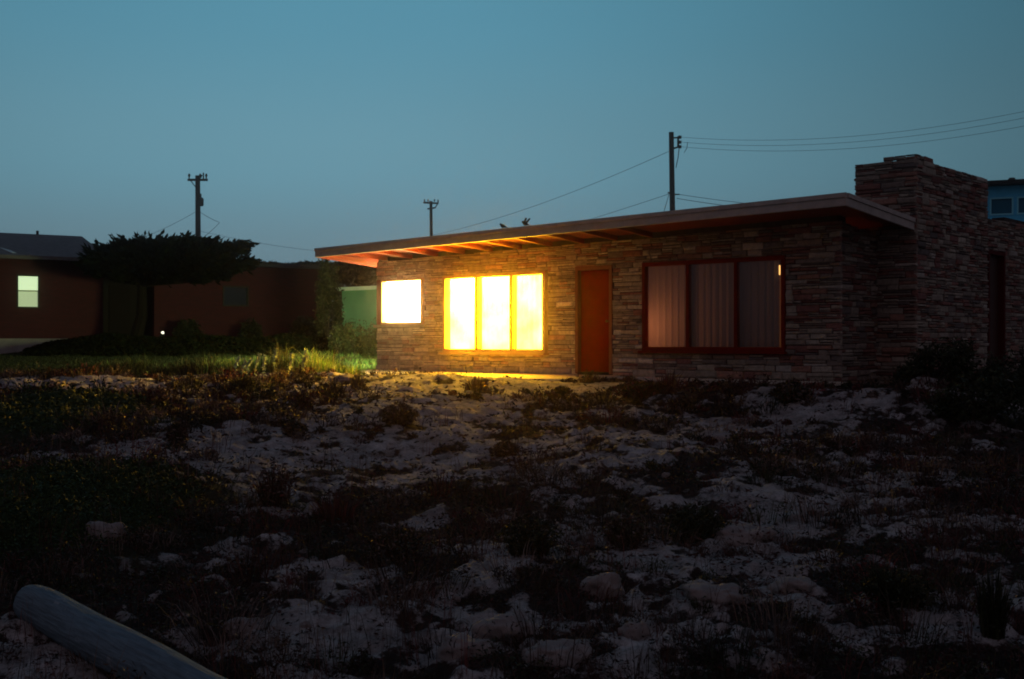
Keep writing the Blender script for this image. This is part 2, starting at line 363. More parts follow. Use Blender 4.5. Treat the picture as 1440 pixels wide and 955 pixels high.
def stone(wall, P, u0, u1, z0, z1, dk=1.0):
    """P(u, z, out) -> world point"""
    j = lambda a: random.uniform(-a, a)
    g_ = .006; out = random.uniform(.012, .055); u0 += g_; u1 -= g_; z0 += g_ * .7; z1 -= g_ * .7
    if u1 - u0 < .03 or z1 - z0 < .012: return
    a = min(.012, (z1 - z0) * .18); bu = min(.022, (u1 - u0) * .15); bz = (z1 - z0) * .22
    c = [(u0, z0), (u1, z0), (u1, z1), (u0, z1)]; c = [(u + j(a), z + j(a * .6)) for u, z in c]
    ins = [(c[0][0] + bu, c[0][1] + bz), (c[1][0] - bu, c[1][1] + bz), (c[2][0] - bu, c[2][1] - bz), (c[3][0] + bu, c[3][1] - bz)]
    vs = [P(u, z, -.03) for u, z in c] + [P(u, z, out * .6 + j(.004)) for u, z in c] + [P(u, z, out + j(.008)) for u, z in ins]
    q = vs[8]; D = max(4, depth(q[0], q[1]))
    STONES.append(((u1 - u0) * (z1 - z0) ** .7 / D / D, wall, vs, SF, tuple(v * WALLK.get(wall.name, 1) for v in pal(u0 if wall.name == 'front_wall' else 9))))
def lay(wall, P, U0, U1, Z0, Z1f, openings=(), hmin=.06, hmax=.125, lmin=.14, lmax=.52):
    z = Z0; zmax = max(Z1f(U0), Z1f(U1))
    while z < zmax - .02:
        h = random.uniform(hmin, hmax)
        if z < .42 and openings: h *= 1.1
        u = U0
        while u < U1 - .001:
            u2 = min(U1, u + random.uniform(lmin, lmax))
            if U1 - u2 < .1: u2 = U1
            rows = random.choices((1, 2, 3), (.34, .46, .20) if h > .1 else (.6, .4, 0))[0]
            if z < .36: rows = random.choices((1, 2), (.65, .35))[0]
            zs = [z] + sorted(z + h * (k / rows + random.uniform(-.06, .06)) for k in range(1, rows)) + [z + h]
            for k in range(rows):
                segs = [(u, u2)]
                if rows > 1 and u2 - u > .35 and random.random() < .5:
                    m_ = u + (u2 - u) * random.uniform(.3, .7); segs = [(u, m_), (m_, u2)]
                for s0, s1 in segs:
                    boxes = [(s0, s1, zs[k], zs[k + 1])]
                    for (a, b_, c, d) in openings:
                        nb = []
                        for (p, q, r, s_) in boxes:
                            if q <= a or p >= b_ or s_ <= c or r >= d: nb.append((p, q, r, s_)); continue
                            if p < a: nb.append((p, a, r, s_))
                            if q > b_: nb.append((b_, q, r, s_))
                            if r < c: nb.append((max(p, a), min(q, b_), r, c))
                            if s_ > d: nb.append((max(p, a), min(q, b_), d, s_))
                        boxes = nb
                    for (p, q, r, s_) in boxes:
                        s_ = min(s_, Z1f((p + q) / 2)); stone(wall, P, p, q, r, s_)
            u = u2
        z += h

def core(x0, x1, y0, y1, opens, z0, z1f):
    """wall core along X or Y with openings in u; returns boxes mesh"""
    m = MB(); alongX = (x1 - x0) > (y1 - y0); U0, U1 = (x0, x1) if alongX else (y0, y1)
    cuts = sorted({U0, U1, *[o[0] for o in opens], *[o[1] for o in opens]}); cuts = [c for c in cuts if U0 <= c <= U1]
    for a, b_ in zip(cuts[:-1], cuts[1:]):
        if b_ - a < .001: continue
        zz = [(z0, z1f((a + b_) / 2))]
        for o in opens:
            if o[0] < (a + b_) / 2 < o[1]:
                nz = []
                for (c, d) in zz:
                    if o[2] > c: nz.append((c, min(d, o[2])))
                    if o[3] < d: nz.append((max(c, o[3]), d))
                zz = nz
        for c, d in zz:
            if d - c > .01: m.box(*((a, b_, y0, y1) if alongX else (x0, x1, a, b_)), c, d)
    return m
T = .24
fw = core(0, 11.07, 0.0, T, OPEN_F, -.3, lambda u: ztop(u, 0) - .07).build('front_wall', MORTAR, HOUSE)
OPEN_L = [(0.0, 1.5, .99, 1.99)]
lw = core(0.0, T, T, 8.0, [(T, 1.5, .99, 1.99)], -.3, lambda u: ztop(0, u) - .07).build('side_wall', MORTAR, HOUSE)
rw = core(11.07 - T, 11.07, T, 8.0, [], -.3, lambda u: ztop(11.07, u) - .07).build('side_wall', MORTAR, HOUSE)
bw = core(T, 11.07 - T, 8.0 - T, 8.0, [], -.3, lambda u: ztop(u, 8) - .07).build('back_wall', MORTAR, HOUSE)
CX0, CX1, CY0, CY1 = 10.72, 11.77, 1.39, 4.67
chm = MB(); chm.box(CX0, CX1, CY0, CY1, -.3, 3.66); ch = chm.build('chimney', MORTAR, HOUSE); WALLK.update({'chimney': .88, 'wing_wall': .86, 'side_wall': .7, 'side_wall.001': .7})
capm = MB(); capm.box(11.42, 11.74, CY0 + .03, CY0 + .75, 3.66, 3.72); capm.build('flue_cap', MORTAR, ch, bevel=.01)
# rear wing
wx0, wx1, wy0, wy1 = 6.0, 11.74, 4.67, 11.0
WZ = lambda u: 2.93 + (u - 4.7) * .03
ww = core(wx1 - T, wx1, wy0, wy1, [(4.74, 5.75, -.1, 2.35)], -.3, WZ).build('wing_wall', MORTAR, HOUSE)
m = MB(); m.box(wx0, wx1 - T, 8.02, 8.02 + T, -.3, 2.9); m.box(wx0, wx1 - T, wy1 - T, wy1, -.3, 3.05); m.box(wx0, wx0 + T, 8.3, wy1 - T, -.3, 2.95)
m.build('wing_wall', MORTAR, HOUSE)
m = MB(); m.hexa([(6.0, 8.02, 2.85), (11.5, 8.02, 2.85), (11.5, 11, 2.98), (6.0, 11, 2.98), (6.0, 8.02, 2.95), (11.5, 8.02, 2.95), (11.5, 11, 3.08), (6.0, 11, 3.08)]); m.build('wing_roof', ROOFM, HOUSE)
m = MB(); m.box(wx1 - .19, wx1 - .10, 4.82, 5.68, .0, 2.28); m.build('wing_door', mat('dark_door', (.06, .025, .02), .6, .3, .1), HOUSE)
m = MB(); m.box(wx1 - .16, wx1 + .05, 4.745, 4.82, -.1, 2.35); m.box(wx1 - .16, wx1 + .02, 5.68, 5.745, -.1, 2.35); m.box(wx1 - .16, wx1 + .02, 4.82, 5.68, 2.28, 2.35); m.build('wing_door_frame', mat('dull_red_frame', (.09, .012, .012), .8, .1), HOUSE)

PF = lambda u, z, o: (u, -o, z)
PR = lambda x0: (lambda u, z, o: (x0 + o, u, z))
PL = lambda u, z, o: (-o, u, z)
lay(fw, PF, -.03, 11.12, -.12, lambda u: ztop(u, 0) - TH + .02, [(-.04, 1.48, .93, 1.99)] + OPEN_F[1:])
lay(rw, PR(11.07), -.02, 1.39, -.12, lambda u: ztop(11.07, u) - TH + .02)
lay(lw, PL, .0, 8.0, -.12, lambda u: ztop(0, u) - TH + .02, [(-.1, 1.5, .93, 1.99)], lmin=.3, lmax=.9, hmin=.12, hmax=.25)
lay(ch, lambda u, z, o: (u, CY0 - o, z), CX0 - .02, CX1 + .03, -.12, lambda u: 3.68 if u < 11.3 else 3.75)
lay(ch, PR(CX1), CY0 - .02, CY1 + .03, -.12, lambda u: 3.75 if u < 2.0 else 3.68, hmax=.12, lmax=.45)
lay(ch, lambda u, z, o: (CX0 - o, u, z), CY0, CY1, 2.35, lambda u: 3.68, lmin=.3, lmax=.9)
lay(ww, PR(wx1), CY1 + .05, 8.2, -.12, WZ, [(4.72, 5.75, -.1, 2.35)])
# cap slabs of stone along the chimney top
STONES.sort(key=lambda s: -s[0])
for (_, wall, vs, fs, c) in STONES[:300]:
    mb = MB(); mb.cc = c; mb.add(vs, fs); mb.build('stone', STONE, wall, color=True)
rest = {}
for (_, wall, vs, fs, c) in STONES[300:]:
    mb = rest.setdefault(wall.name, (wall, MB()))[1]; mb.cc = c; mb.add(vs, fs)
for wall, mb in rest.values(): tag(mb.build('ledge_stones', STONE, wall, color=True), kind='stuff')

# sill ledge wrapping the corner
m = MB()
u = -.06
while u < 1.56:
    u2 = min(1.58, u + random.uniform(.25, .45)); m.box(u, u2 - .006, -.10 + random.uniform(-.01, .01), .02, .925, .985); u = u2
m.box(-.10, .02, .025, 1.55, .925, .984); m.build('sill', mat('sill_stone', (.42, .34, .24), .85, .2, .2, 9, .4, 40), HOUSE, bevel=.008)

# roof
RX0, RX1, RY0, RY1 = -.75, 11.77, -1.2, 8.6
def roof_slab(m, x0, x1, y0, y1, up0, up1):
    P = [(x0, y0), (x1, y0), (x1, y1), (x0, y1)]
    m.hexa([(x, y, ztop(x, y) + up0) for x, y in P] + [(x, y, ztop(x, y) + up1) for x, y in P])
m = MB()
for (a, b_, c, d) in ((RX0 + .04, RX1 - .04, RY0 + .04, CY0 - .01), (RX0 + .04, CX0 - .01, CY0 - .01, RY1)): roof_slab(m, a, b_, c, d, -.045, -.004)
roof = m.build('roof', ROOFM, HOUSE)
m = MB()
for (a, b_, c, d) in ((RX0 + .04, RX1 - .04, RY0 + .04, CY0 - .01), (RX0 + .04, CX0 - .01, CY0 - .01, RY1)): roof_slab(m, a, b_, c, d, -.085, -.047)
m.build('soffit', REDS, roof)
def fascia(p0, p1, nrm, name, up0, up1, th):
    mt_ = REDS if nrm[0] < 0 else FASC
    m = MB(); a = Vector((*p0, 0)); b_ = Vector((*p1, 0)); o = Vector((*nrm, 0)) * th
    k = [a, b_, b_ + o, a + o] if (b_ - a).cross(o).z > 0 else [a + o, b_ + o, b_, a]
    m.hexa([(p.x, p.y, ztop(p.x, p.y) + up0) for p in k] + [(p.x, p.y, ztop(p.x, p.y) + up1) for p in k]); return m.build(name, mt_, roof, bevel=.004)
for p0, p1, nr in (((RX0, RY0 + .04), (RX1, RY0 + .04), (0, -1)), ((RX1 - .04, RY0 + .045), (RX1 - .04, CY0 - .06), (1, 0)), ((RX0 + .04, RY0 + .045), (RX0 + .04, RY1), (-1, 0))):
    fascia(p0, p1, nr, 'fascia_board', -.185, -.062, .04); fascia(p0, p1, nr, 'drip_edge', -.060, .012, .062)
bx = -.55
while bx < 7.6:
    m = MB(); roof_slab(m, bx, bx + .075, RY0 + .045, .05, -.175, -.0875); m.build('beam', BEAM, roof); bx += .79
# interior floor, partitions, lamps' rooms
m = MB(); m.box(T, 11.07 - T, T, 7.76, -.05, 0.0); m.build('floor_slab', WOODF, HOUSE)
for x0, x1, y0, y1 in ((1.78, 1.86, T, 4), (5.2, 5.28, T, 4), (6.85, 6.93, T, 4), (.25, 10.8, 4.0, 4.08)):
    m = MB(); m.box(x0, x1, y0, y1, .0, 2.2); m.build('partition', PLAST, HOUSE)

# windows
def wavy(x0, x1, y, z0, z1, name, mt, parent, amp=.0025, wl=.07, ax='x', n=None):
    n = n or int((x1 - x0) / .012); us = np.linspace(x0, x1, n); w = y + amp * np.sin(us / wl * 2 * math.pi + .7 * np.sin(us * 3.1)) + .006 * np.sin(us * 47)
    V = []
    for z in (z0, z1):
        for u, q in zip(us, w): V.append((u, q, z) if ax == 'x' else (q, u, z))
    F_ = np.array([(i, i + 1, n + i + 1, n + i) for i in range(n - 1)])
    return link(name, mesh_np(name, np.array(V), F_, None, True), mt, parent)
def window(x0, x1, z0, z1, mull, fmat, cmat, gap=None, proj=.0):
    w = empty('window', ((x0 + x1) / 2, 0, z0)); w.parent = HOUSE
    fr = MB(); t_ = .07; ya, yb = -proj, .13
    fr.box(x0, x1, ya, yb, z0, z0 + t_); fr.box(x0, x1, ya, yb, z1 - t_, z1); fr.box(x0, x0 + t_, ya, yb, z0 + t_, z1 - t_); fr.box(x1 - t_, x1, ya, yb, z0 + t_, z1 - t_)
    fr.build('frame', fmat, w, bevel=.006)
    xs = [x0 + t_] + [q for q in mull] + [x1 - t_]
    for q in mull:
        mm = MB(); mm.box(q - .035, q + .035, ya + .02, yb - .01, z0 + t_, z1 - t_); mm.build('mullion', fmat if fmat is not CASE else JAMB, w, bevel=.005)
    for k in range(len(xs) - 1):
        a = xs[k] + (.035 if k else 0); b_ = xs[k + 1] - (.035 if k < len(xs) - 2 else 0)
        g_ = MB(); g_.box(a, b_, -.012, -.006, z0 + t_, z1 - t_); g_.build('pane', GLASS, w)
    c1_ = x1 - .072 if gap is None else gap
    wavy(x0 + .072, c1_, .06, z0 + .072, z1 - .072, 'curtain', cmat, w)
    sl = MB(); sl.box(x0 - .04, x1 + .04, -.075 - proj, .02, z0 - .045, z0 - .002); sl.build('sill', fmat, w, bevel=.006)
    return w
CASE = mat('halo_casing', (.62, .40, .20), .6, .3, .1, 6)  # halo of the lit panes put into the casing colour
w2 = window(2.13, 4.95, .39, 2.01, (3.08, 4.04), CASE, LIT, proj=.11)
REDF = mat('dark_red_frame', (.19, .010, .009), .8, .1, .15, 6)
w3 = window(7.22, 10.12, .45, 2.06, (8.19, 9.17), REDF, DRAPE, gap=9.965, proj=.05)
# corner kitchen window, glazed on both faces
w = empty('corner_window', (0, 0, .99)); w.parent = HOUSE
fr = MB(); fr.box(-.03, .17, -.03, .17, .988, 1.99); fr.build('corner_post', JAMB, w, bevel=.006)
fr = MB(); fr.box(.17, 1.48, -.09, .13, .988, 1.04); fr.box(.17, 1.48, -.09, .13, 1.94, 1.99); fr.box(1.43, 1.48, -.088, .13, 1.04, 1.94); fr.box(.17, .21, -.088, .13, 1.04, 1.94); fr.build('frame', CASE, w, bevel=.005)
fr = MB(); fr.box(-.03, .13, .17, 1.5, .988, 1.04); fr.box(-.03, .13, .17, 1.5, 1.94, 1.99); fr.box(-.028, .13, 1.45, 1.5, 1.04, 1.94); fr.build('frame', JAMB, w, bevel=.005)
g_ = MB(); g_.box(.21, 1.43, -.006, 0, 1.04, 1.94); g_.build('pane', GLASS, w)
g_ = MB(); g_.box(-.006, 0, .17, 1.45, 1.04, 1.94); g_.build('pane', GLASS, w)
wavy(.212, 1.428, .06, 1.042, 1.938, 'blind', LITK, w, amp=.004, wl=.3)
wavy(.172, 1.448, .06, 1.042, 1.938, 'blind', LITS, w, amp=.004, wl=.3, ax='y')  # unseen side blind, glow boosted to light grass and outbuilding
# door
d = empty('front_door', (6.09, 0, 0)); d.parent = HOUSE
m = MB(); m.box(5.65, 5.72, -.04, .16, 0, 2.05); m.box(6.46, 6.53, -.04, .16, 0, 2.05); m.box(5.72, 6.46, -.04, .16, 1.98, 2.05); m.build('frame', JAMB, d, bevel=.005)
m = MB(); m.box(5.725, 6.455, .05, .095, .035, 1.975); m.build('door_leaf', REDP, d, bevel=.004)
m = MB(); m.box(5.72, 6.46, -.05, .16, -.03, .03); m.build('threshold', mat('dark_wood', (.03, .02, .018), .8, .2), d)
m = MB(); m.tube([(6.40, .05, 1.0), (6.40, .0, 1.0)], [.012, .012], 8); m.tube([(6.40, .0, 1.0), (6.40, -.03, 1.0), (6.40, -.035, 1.0)], [.018, .028, .012], 10); m.build('handle', mat('brass', (.25, .16, .06), .4, .5, metal=.8), d, smooth=True)
# slab
m = MB(); m.hexa([(-.25, -1.35, -.2), (6.75, -1.35, -.2), (6.75, -.062, -.2), (-.25, -.062, -.2), (-.25, -1.35, -.065), (6.75, -1.35, -.065), (6.75, -.062, -.015), (-.25, -.062, -.015)]); m.box(6.77, 11.25, -.20, -.065, -.16, -.035); tag(m.build('path', CONC, bevel=.015), kind='structure')

# lamps inside (warm ceiling bulbs behind the sheers)
def lamp(loc, e, col, r=.12, name='ceiling_bulb'):
    ld = bpy.data.lights.new(name, 'POINT'); ld.energy = e; ld.color = col; ld.shadow_soft_size = r
    o = bpy.data.objects.new(name, ld); COL.objects.link(o); o.location = loc; o.parent = HOUSE; return o
lamp((2.75, .4, 1.85), 260, (1, .80, .50)); lamp((3.9, .5, 1.95), 90, (1, .80, .50)); lamp((.9, .6, 1.6), 300, (1, .85, .6))
lamp((7.3, .55, .9), 34, (1, .32, .11), .2)
m = MB(); m.tube([(9.985, .03, 1.74), (9.985, .03, 1.90)], .011, 8); m.build('gap_glow', mat('gap_glow', (1, .7, .4), emit=(1, .5, .14), estr=2.2), w3)  # glowing tube added as the lamplight showing in the curtain gap
m = MB(); m.tube([(wx1 + .03, 4.835, .66), (wx1 + .03, 4.835, 1.0)], .014, 8); m.build('jamb_glow', mat('jamb_glow', (1, .5, .3), emit=(1, .16, .04), estr=.5), HOUSE)  # glowing strip added for the orange glow at the wing doorway

# ------------------------------------------------------------------ house across the lawn (left)
def frame_of(px0, d0, px1, d1):
    a = atd(px0, 480, d0); b_ = atd(px1, 480, d1); a.z = b_.z = 0; u = (b_ - a).normalized(); nrm = Vector((u.y, -u.x, 0))
    if nrm.dot(Vector((CAM[0], CAM[1], 0)) - a) < 0: nrm = -nrm
    return a, u, nrm, (b_ - a).length
A0, AU, AN, AL = frame_of(-90, 37.2, 450, 44)
def pt(u, z, o): v = A0 + AU * u + AN * o; return (v.x, v.y, z)
def fbox(m, u0, u1, o0, o1, z0, z1): m.hexa([pt(u0, z0, o0), pt(u1, z0, o0), pt(u1, z0, o1), pt(u0, z0, o1), pt(u0, z1, o0), pt(u1, z1, o0), pt(u1, z1, o1), pt(u0, z1, o1)])
def u_at(px, o=0):
    k = (px - 720) / F; best = min((abs(lateral(*pt(q, 0, o)[:2]) / depth(*pt(q, 0, o)[:2]) - k), q) for q in [s * .01 for s in range(-400, 2200)]); return best[1]
def z_at(px, py, o=0):
    p = pt(u_at(px, o), 0, o); return CAM[2] + (480 - py) * depth(p[0], p[1]) / F
bm_ = bpy.data.materials.new('dark_brick'); bm_.use_nodes = True; t = bm_.node_tree; n = t.nodes; l = t.links; b = n['Principled BSDF']; b.inputs['Roughness'].default_value = .9
co = n.new('ShaderNodeTexCoord'); dt = n.new('ShaderNodeVectorMath'); dt.operation = 'DOT_PRODUCT'; dt.inputs[1].default_value = tuple(AU); l.new(co.outputs['Object'], dt.inputs[0]); sx = n.new('ShaderNodeSeparateXYZ'); l.new(co.outputs['Object'], sx.inputs[0]); mp = n.new('ShaderNodeCombineXYZ'); l.new(dt.outputs['Value'], mp.inputs[0]); l.new(sx.outputs['Z'], mp.inputs[1])
br = n.new('ShaderNodeTexBrick'); br.inputs['Scale'].default_value = 1; br.inputs['Brick Width'].default_value = .22; br.inputs['Row Height'].default_value = .075; br.inputs['Mortar Size'].default_value = .008
br.inputs['Color1'].default_value = (.085, .009, .016, 1); br.inputs['Color2'].default_value = (.058, .007, .013, 1); br.inputs['Mortar'].default_value = (.045, .018, .022, 1)
l.new(mp.outputs[0], br.inputs['Vector']); l.new(br.outputs['Color'], b.inputs['Base Color'])
BH = empty('brick_house', (A0.x, A0.y, 0), 'dark red brick bungalow with one lit pale green window across the lawn', 'house')
uW0, uW1 = u_at(23), u_at(56); uE0, uE1 = u_at(145), u_at(217); uG0, uG1 = u_at(313), u_at(350); uR = u_at(450); uGab = u_at(150)
zE = z_at(0, 362); zEr = z_at(400, 377)
zw0, zw1 = z_at(39, 434), z_at(39, 386); zg0, zg1 = z_at(331, 431), z_at(331, 402)
def lwall(name, u0, u1, z0, z1, holes, mt):
    m = MB(); cuts = sorted({u0, u1, *[h[0] for h in holes], *[h[1] for h in holes]})
    for a, b_ in zip(cuts[:-1], cuts[1:]):
        zz = [(z0, z1)]
        for h in holes:
            if h[0] < (a + b_) / 2 < h[1]: zz = [(z0, h[2]), (h[3], z1)]
        for c, d_ in zz:
            if d_ - c > .01: fbox(m, a, b_, -.25, 0, c, d_)
    return m.build(name, mt, BH)
lwall('wall', 0, uE0, z_at(60, 476), zE, [(uW0, uW1, zw0, zw1)], bm_)
lwall('wall', uE1, uR, .25, zEr, [(uG0, uG1, zg0, zg1)], bm_)
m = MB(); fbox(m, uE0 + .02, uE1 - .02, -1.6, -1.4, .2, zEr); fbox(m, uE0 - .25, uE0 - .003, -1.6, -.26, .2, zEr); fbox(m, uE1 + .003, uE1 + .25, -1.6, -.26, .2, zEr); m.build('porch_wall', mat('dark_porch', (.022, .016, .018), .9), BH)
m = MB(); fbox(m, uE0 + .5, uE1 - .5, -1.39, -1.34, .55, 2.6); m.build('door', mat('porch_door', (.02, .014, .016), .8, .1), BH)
m = MB(); fbox(m, uE0 - .02, uE1 + .02, -.3, .02, zEr - .35, zEr - .003); m.build('porch_beam', mat('dark_wood', (.03, .02, .018)), BH)
m = MB(); fbox(m, -.0, uE0 + .4, -.28, .06, -.5, z_at(60, 476) - .003); m.build('plinth', mat('pale_plinth', (.36, .33, .32), .9, .2, .15, 3, .2, 20), BH)
m = MB(); fbox(m, -.1, 0, -8, 0, -.4, zE); fbox(m, uR - .2, uR - .003, -8, -.26, .2, zEr - .003); fbox(m, 0, uR - .2, -8.2, -8, .2, zEr - .003); m.build('wall', bm_, BH)
# gable roof at the left
zR = zE + 1.15; gr = MB()
gr.hexa([pt(-.5, zE - .06, .55), pt(uGab, zE - .06, .55), pt(uGab, zR - .1, -4), pt(-.5, zR - .1, -4), pt(-.5, zE + .06, .55), pt(uGab, zE + .06, .55), pt(uGab, zR, -4), pt(-.5, zR, -4)])
gr.hexa([pt(-.5, zR - .1, -4), pt(uGab, zR - .1, -4), pt(uGab, zE - .06, -8.5), pt(-.5, zE - .06, -8.5), pt(-.5, zR, -4), pt(uGab, zR, -4), pt(uGab, zE + .06, -8.5), pt(-.5, zE + .06, -8.5)])
shm = mat('shingle', (.13, .12, .13), .85, .3, .25, 5, .5, 25)
grf = gr.build('roof', shm, BH)
m = MB(); m.bar(pt(u_at(-8), z_at(0, 333) - .0, -2.2), pt(u_at(20, .2), zE + .13, .2), .14, .05); m.build('roof_flashing', mat('pale_metal', (.45, .5, .52), .5, .4), grf)
m = MB(); m.tube([pt(u_at(82), zR - .05, -3.9), pt(u_at(82), zR + .12, -3.9)], .05, 8); m.build('roof_vent', DARKM, grf)
m = MB(); fbox(m, uGab - .3, uR + .35, -8.4, .45, zEr, zEr + .13); m.build('flat_roof', ROOFM, BH)
m = MB(); fbox(m, u_at(163), u_at(192), .46, .5, zEr + .08, zEr + .15); m.build('gutter_end', mat('pale_metal'), BH)
# windows
def lwin(u0, u1, z0, z1, gm_, fm_, split=None, lab=None):
    w = empty('window', pt((u0 + u1) / 2, z0, 0), lab); w.parent = BH; w.matrix_parent_inverse = BH.matrix_basis.inverted()
    f_ = MB(); t_ = .06
    fbox(f_, u0, u1, -.12, .03, z0, z0 + t_); fbox(f_, u0, u1, -.12, .03, z1 - t_, z1); fbox(f_, u0, u0 + t_, -.12, .028, z0 + t_, z1 - t_); fbox(f_, u1 - t_, u1, -.12, .028, z0 + t_, z1 - t_); f_.build('frame', fm_, w)
    ps = [(z0 + t_, z1 - t_)] if not split else [(z0 + t_, split - .02), (split + .02, z1 - t_)]
    for k, (a, b_) in enumerate(ps):
        p_ = MB(); fbox(p_, u0 + t_, u1 - t_, -.07 + .03 * k, -.06 + .03 * k, a, b_); p_.build('pane', gm_[k], w)
    if split: s_ = MB(); fbox(s_, u0 + t_, u1 - t_, -.09, .0, split - .02, split + .02); s_.build('rail', mat('sash_rail', (.5, .55, .4), .6), w)
    return w
lg1 = mat('lit_blind_lower', (.5, .6, .4), .8, .2, emit=(.46, .58, .33), estr=.72); lg2 = mat('lit_blind_upper', (.6, .7, .5), .8, .2, emit=(.66, .86, .52), estr=.95)
for mm_ in (lg1, lg2):
    t = mm_.node_tree; wv = t.nodes.new('ShaderNodeTexWave'); wv.bands_direction = 'Z'; wv.inputs['Scale'].default_value = 9; wv.inputs['Distortion'].default_value = .3
    co = t.nodes.new('ShaderNodeTexCoord'); t.links.new(co.outputs['Object'], wv.inputs['Vector'])
    r = t.nodes.new('ShaderNodeMapRange'); k = t.nodes['Principled BSDF'].inputs['Emission Strength'].default_value; r.inputs['To Min'].default_value = k * .86; r.inputs['To Max'].default_value = k * 1.04
    t.links.new(wv.outputs['Fac'], r.inputs['Value']); t.links.new(r.outputs[0], t.nodes['Principled BSDF'].inputs['Emission Strength'])
dfr = mat('dark_frame', (.03, .022, .02), .6, .3)
lwin(uW0, uW1, zw0, zw1, (lg1, lg2), dfr, z_at(39, 409), 'sash window with lit pale green blind')
lwin(uG0, uG1, zg0, zg1, (mat('dark_glass', (.02, .03, .05), .15, .6),), dfr, None, 'unlit bluish window')

# pale outbuilding lit by the corner window
OY = 6.5
def oX(px, Y):
    d_ = ray(px, 480); t_ = (Y - CAM[1]) / d_[1]; return CAM[0] + t_ * d_[0]
OB = empty('outbuilding', (oX(506, OY), OY, .3), 'low pale green outbuilding with white fascia behind the stone house', 'shed')
def oz(px, py, Y): x = oX(px, Y); return CAM[2] + (480 - py) * depth(x, Y) / F
x0, x1 = oX(481, OY), -.9
zt = oz(500, 408, OY); GRN = mat('pale_green_wall', (.14, .42, .28), .8, .2, .12, 2)
m = MB(); m.box(x0, x1, OY, OY + 3, -.2, zt); m.build('wall', GRN, OB)
m = MB(); m.box(x0 - .25, x1 + .3, OY - .30, OY + 3.2, zt + .003, zt + .05); m.build('roof', ROOFM, OB)
m = MB(); m.box(x0 - .27, x1 + .3, OY - .35, OY - .302, zt - .03, zt + .085); m.build('fascia_board', mat('white_fascia', (.80, .90, .80), .6, .3, .1, 3), OB)

# blue upper storey building at the right
B0, BU, BN, BL = frame_of(1352, 38, 1600, 36)
def bp_(u, z, o): v = B0 + BU * u + BN * o; return (v.x, v.y, z)
def bbox(m, u0, u1, o0, o1, z0, z1): m.hexa([bp_(u0, z0, o0), bp_(u1, z0, o0), bp_(u1, z0, o1), bp_(u0, z0, o1), bp_(u0, z1, o0), bp_(u1, z1, o0), bp_(u1, z1, o1), bp_(u0, z1, o1)])
def bu(px): return min((abs(lateral(*bp_(q, 0, 0)[:2]) / depth(*bp_(q, 0, 0)[:2]) - (px - 720) / F), q) for q in [s * .01 for s in range(-100, 800)])[1]
def bz(py): return CAM[2] + (480 - py) * 37.8 / F
BB = empty('blue_house', tuple(B0), 'pale blue two storey house with dark roof edge behind the chimney', 'house')
BLU = mat('pale_blue_boards', (.10, .62, .95), .7, .3, .1, 3)
holes = [(bu(1392), bu(1425), bz(304), bz(279)), (bu(1430), bu(1462), bz(304), bz(279)), (bu(1470), bu(1500), bz(304), bz(279))]
m = MB(); cuts = sorted({0, BL, *[h[0] for h in holes], *[h[1] for h in holes]})
for a, b_ in zip(cuts[:-1], cuts[1:]):
    hs = [h for h in holes if h[0] < (a + b_) / 2 < h[1]]
    for c, d_ in ([(-.1, hs[0][2]), (hs[0][3], bz(263))] if hs else [(-.1, bz(263))]): bbox(m, a, b_, -.2, 0, c, d_)
bbox(m, 0, .2, -6, -.203, -.1, bz(263)); bbox(m, BL - .2, BL, -6, -.203, -.1, bz(263)); bbox(m, .2, BL - .2, -6, -5.8, -.1, bz(263)); m.build('wall', BLU, BB)
m = MB(); bbox(m, -.4, BL + .4, -6.3, .4, bz(263) + .003, bz(257)); m.build('roof', mat('dark_roof', (.03, .028, .035), .8), BB)
m = MB(); m.tube([bp_(bu(1423), bz(257), -.1), bp_(bu(1423), bz(252), -.1)], [.16, .09], 8); m.build('roof_vent', DARKM, BB)
for h in holes:
    w = empty('window', bp_((h[0] + h[1]) / 2, h[2], 0)); w.parent = BB; w.matrix_parent_inverse = BB.matrix_basis.inverted()
    f_ = MB(); t_ = .05
    bbox(f_, h[0], h[1], -.1, .03, h[2], h[2] + t_); bbox(f_, h[0], h[1], -.1, .03, h[3] - t_, h[3]); bbox(f_, h[0], h[0] + t_, -.1, .028, h[2] + t_, h[3] - t_); bbox(f_, h[1] - t_, h[1], -.1, .028, h[2] + t_, h[3] - t_); f_.build('frame', mat('blue_trim', (.25, .8, .98), .6), w)
    p_ = MB(); bbox(p_, h[0] + t_, h[1] - t_, -.06, -.05, h[2] + t_, h[3] - t_); p_.build('pane', mat('teal_glass', (.01, .15, .24), .4, .3), w)

# ------------------------------------------------------------------ utility poles and wires
def curve_wire(name, a, b_, sag, r, label, group='overhead wires', parent=None):
    a = Vector(a); b_ = Vector(b_); pts = [a.lerp(b_, s / 24) - Vector((0, 0, sag * 4 * (s / 24) * (1 - s / 24))) for s in range(25)]
    m = MB(); m.tube(pts, r, 5); o = m.build(name, WIRE, parent)
    if parent is None: tag(o, label, 'wire', group)
    return o
def pole(px, ytop, D, r0, r1, label, lean=0):
    top = atd(px, ytop, D); b_ = atd(px + lean, 480, D); b_.z = .3
    e = empty('utility_pole', tuple(b_), label, 'utility pole', 'wooden utility poles behind the houses')
    m = MB(); m.tube([b_, b_.lerp(top, .5), top], [r0, (r0 + r1) / 2, r1], 10); m.build('pole', POLE, e, smooth=False)
    return e, b_, top
P1, b1, t1 = pole(278, 247, 75, .21, .15, 'wooden pole with crossarm and transformer rising behind the dark cypress', 1.5)
P2, b2, t2 = pole(606, 283, 88, .15, .11, 'thin distant pole with two small crossarms above the left roof end', 2)
P3, b3, t3 = pole(944, 186, 60, .17, .13, 'tall nearest wooden pole with bracket of three insulators above the roof', 4.5)
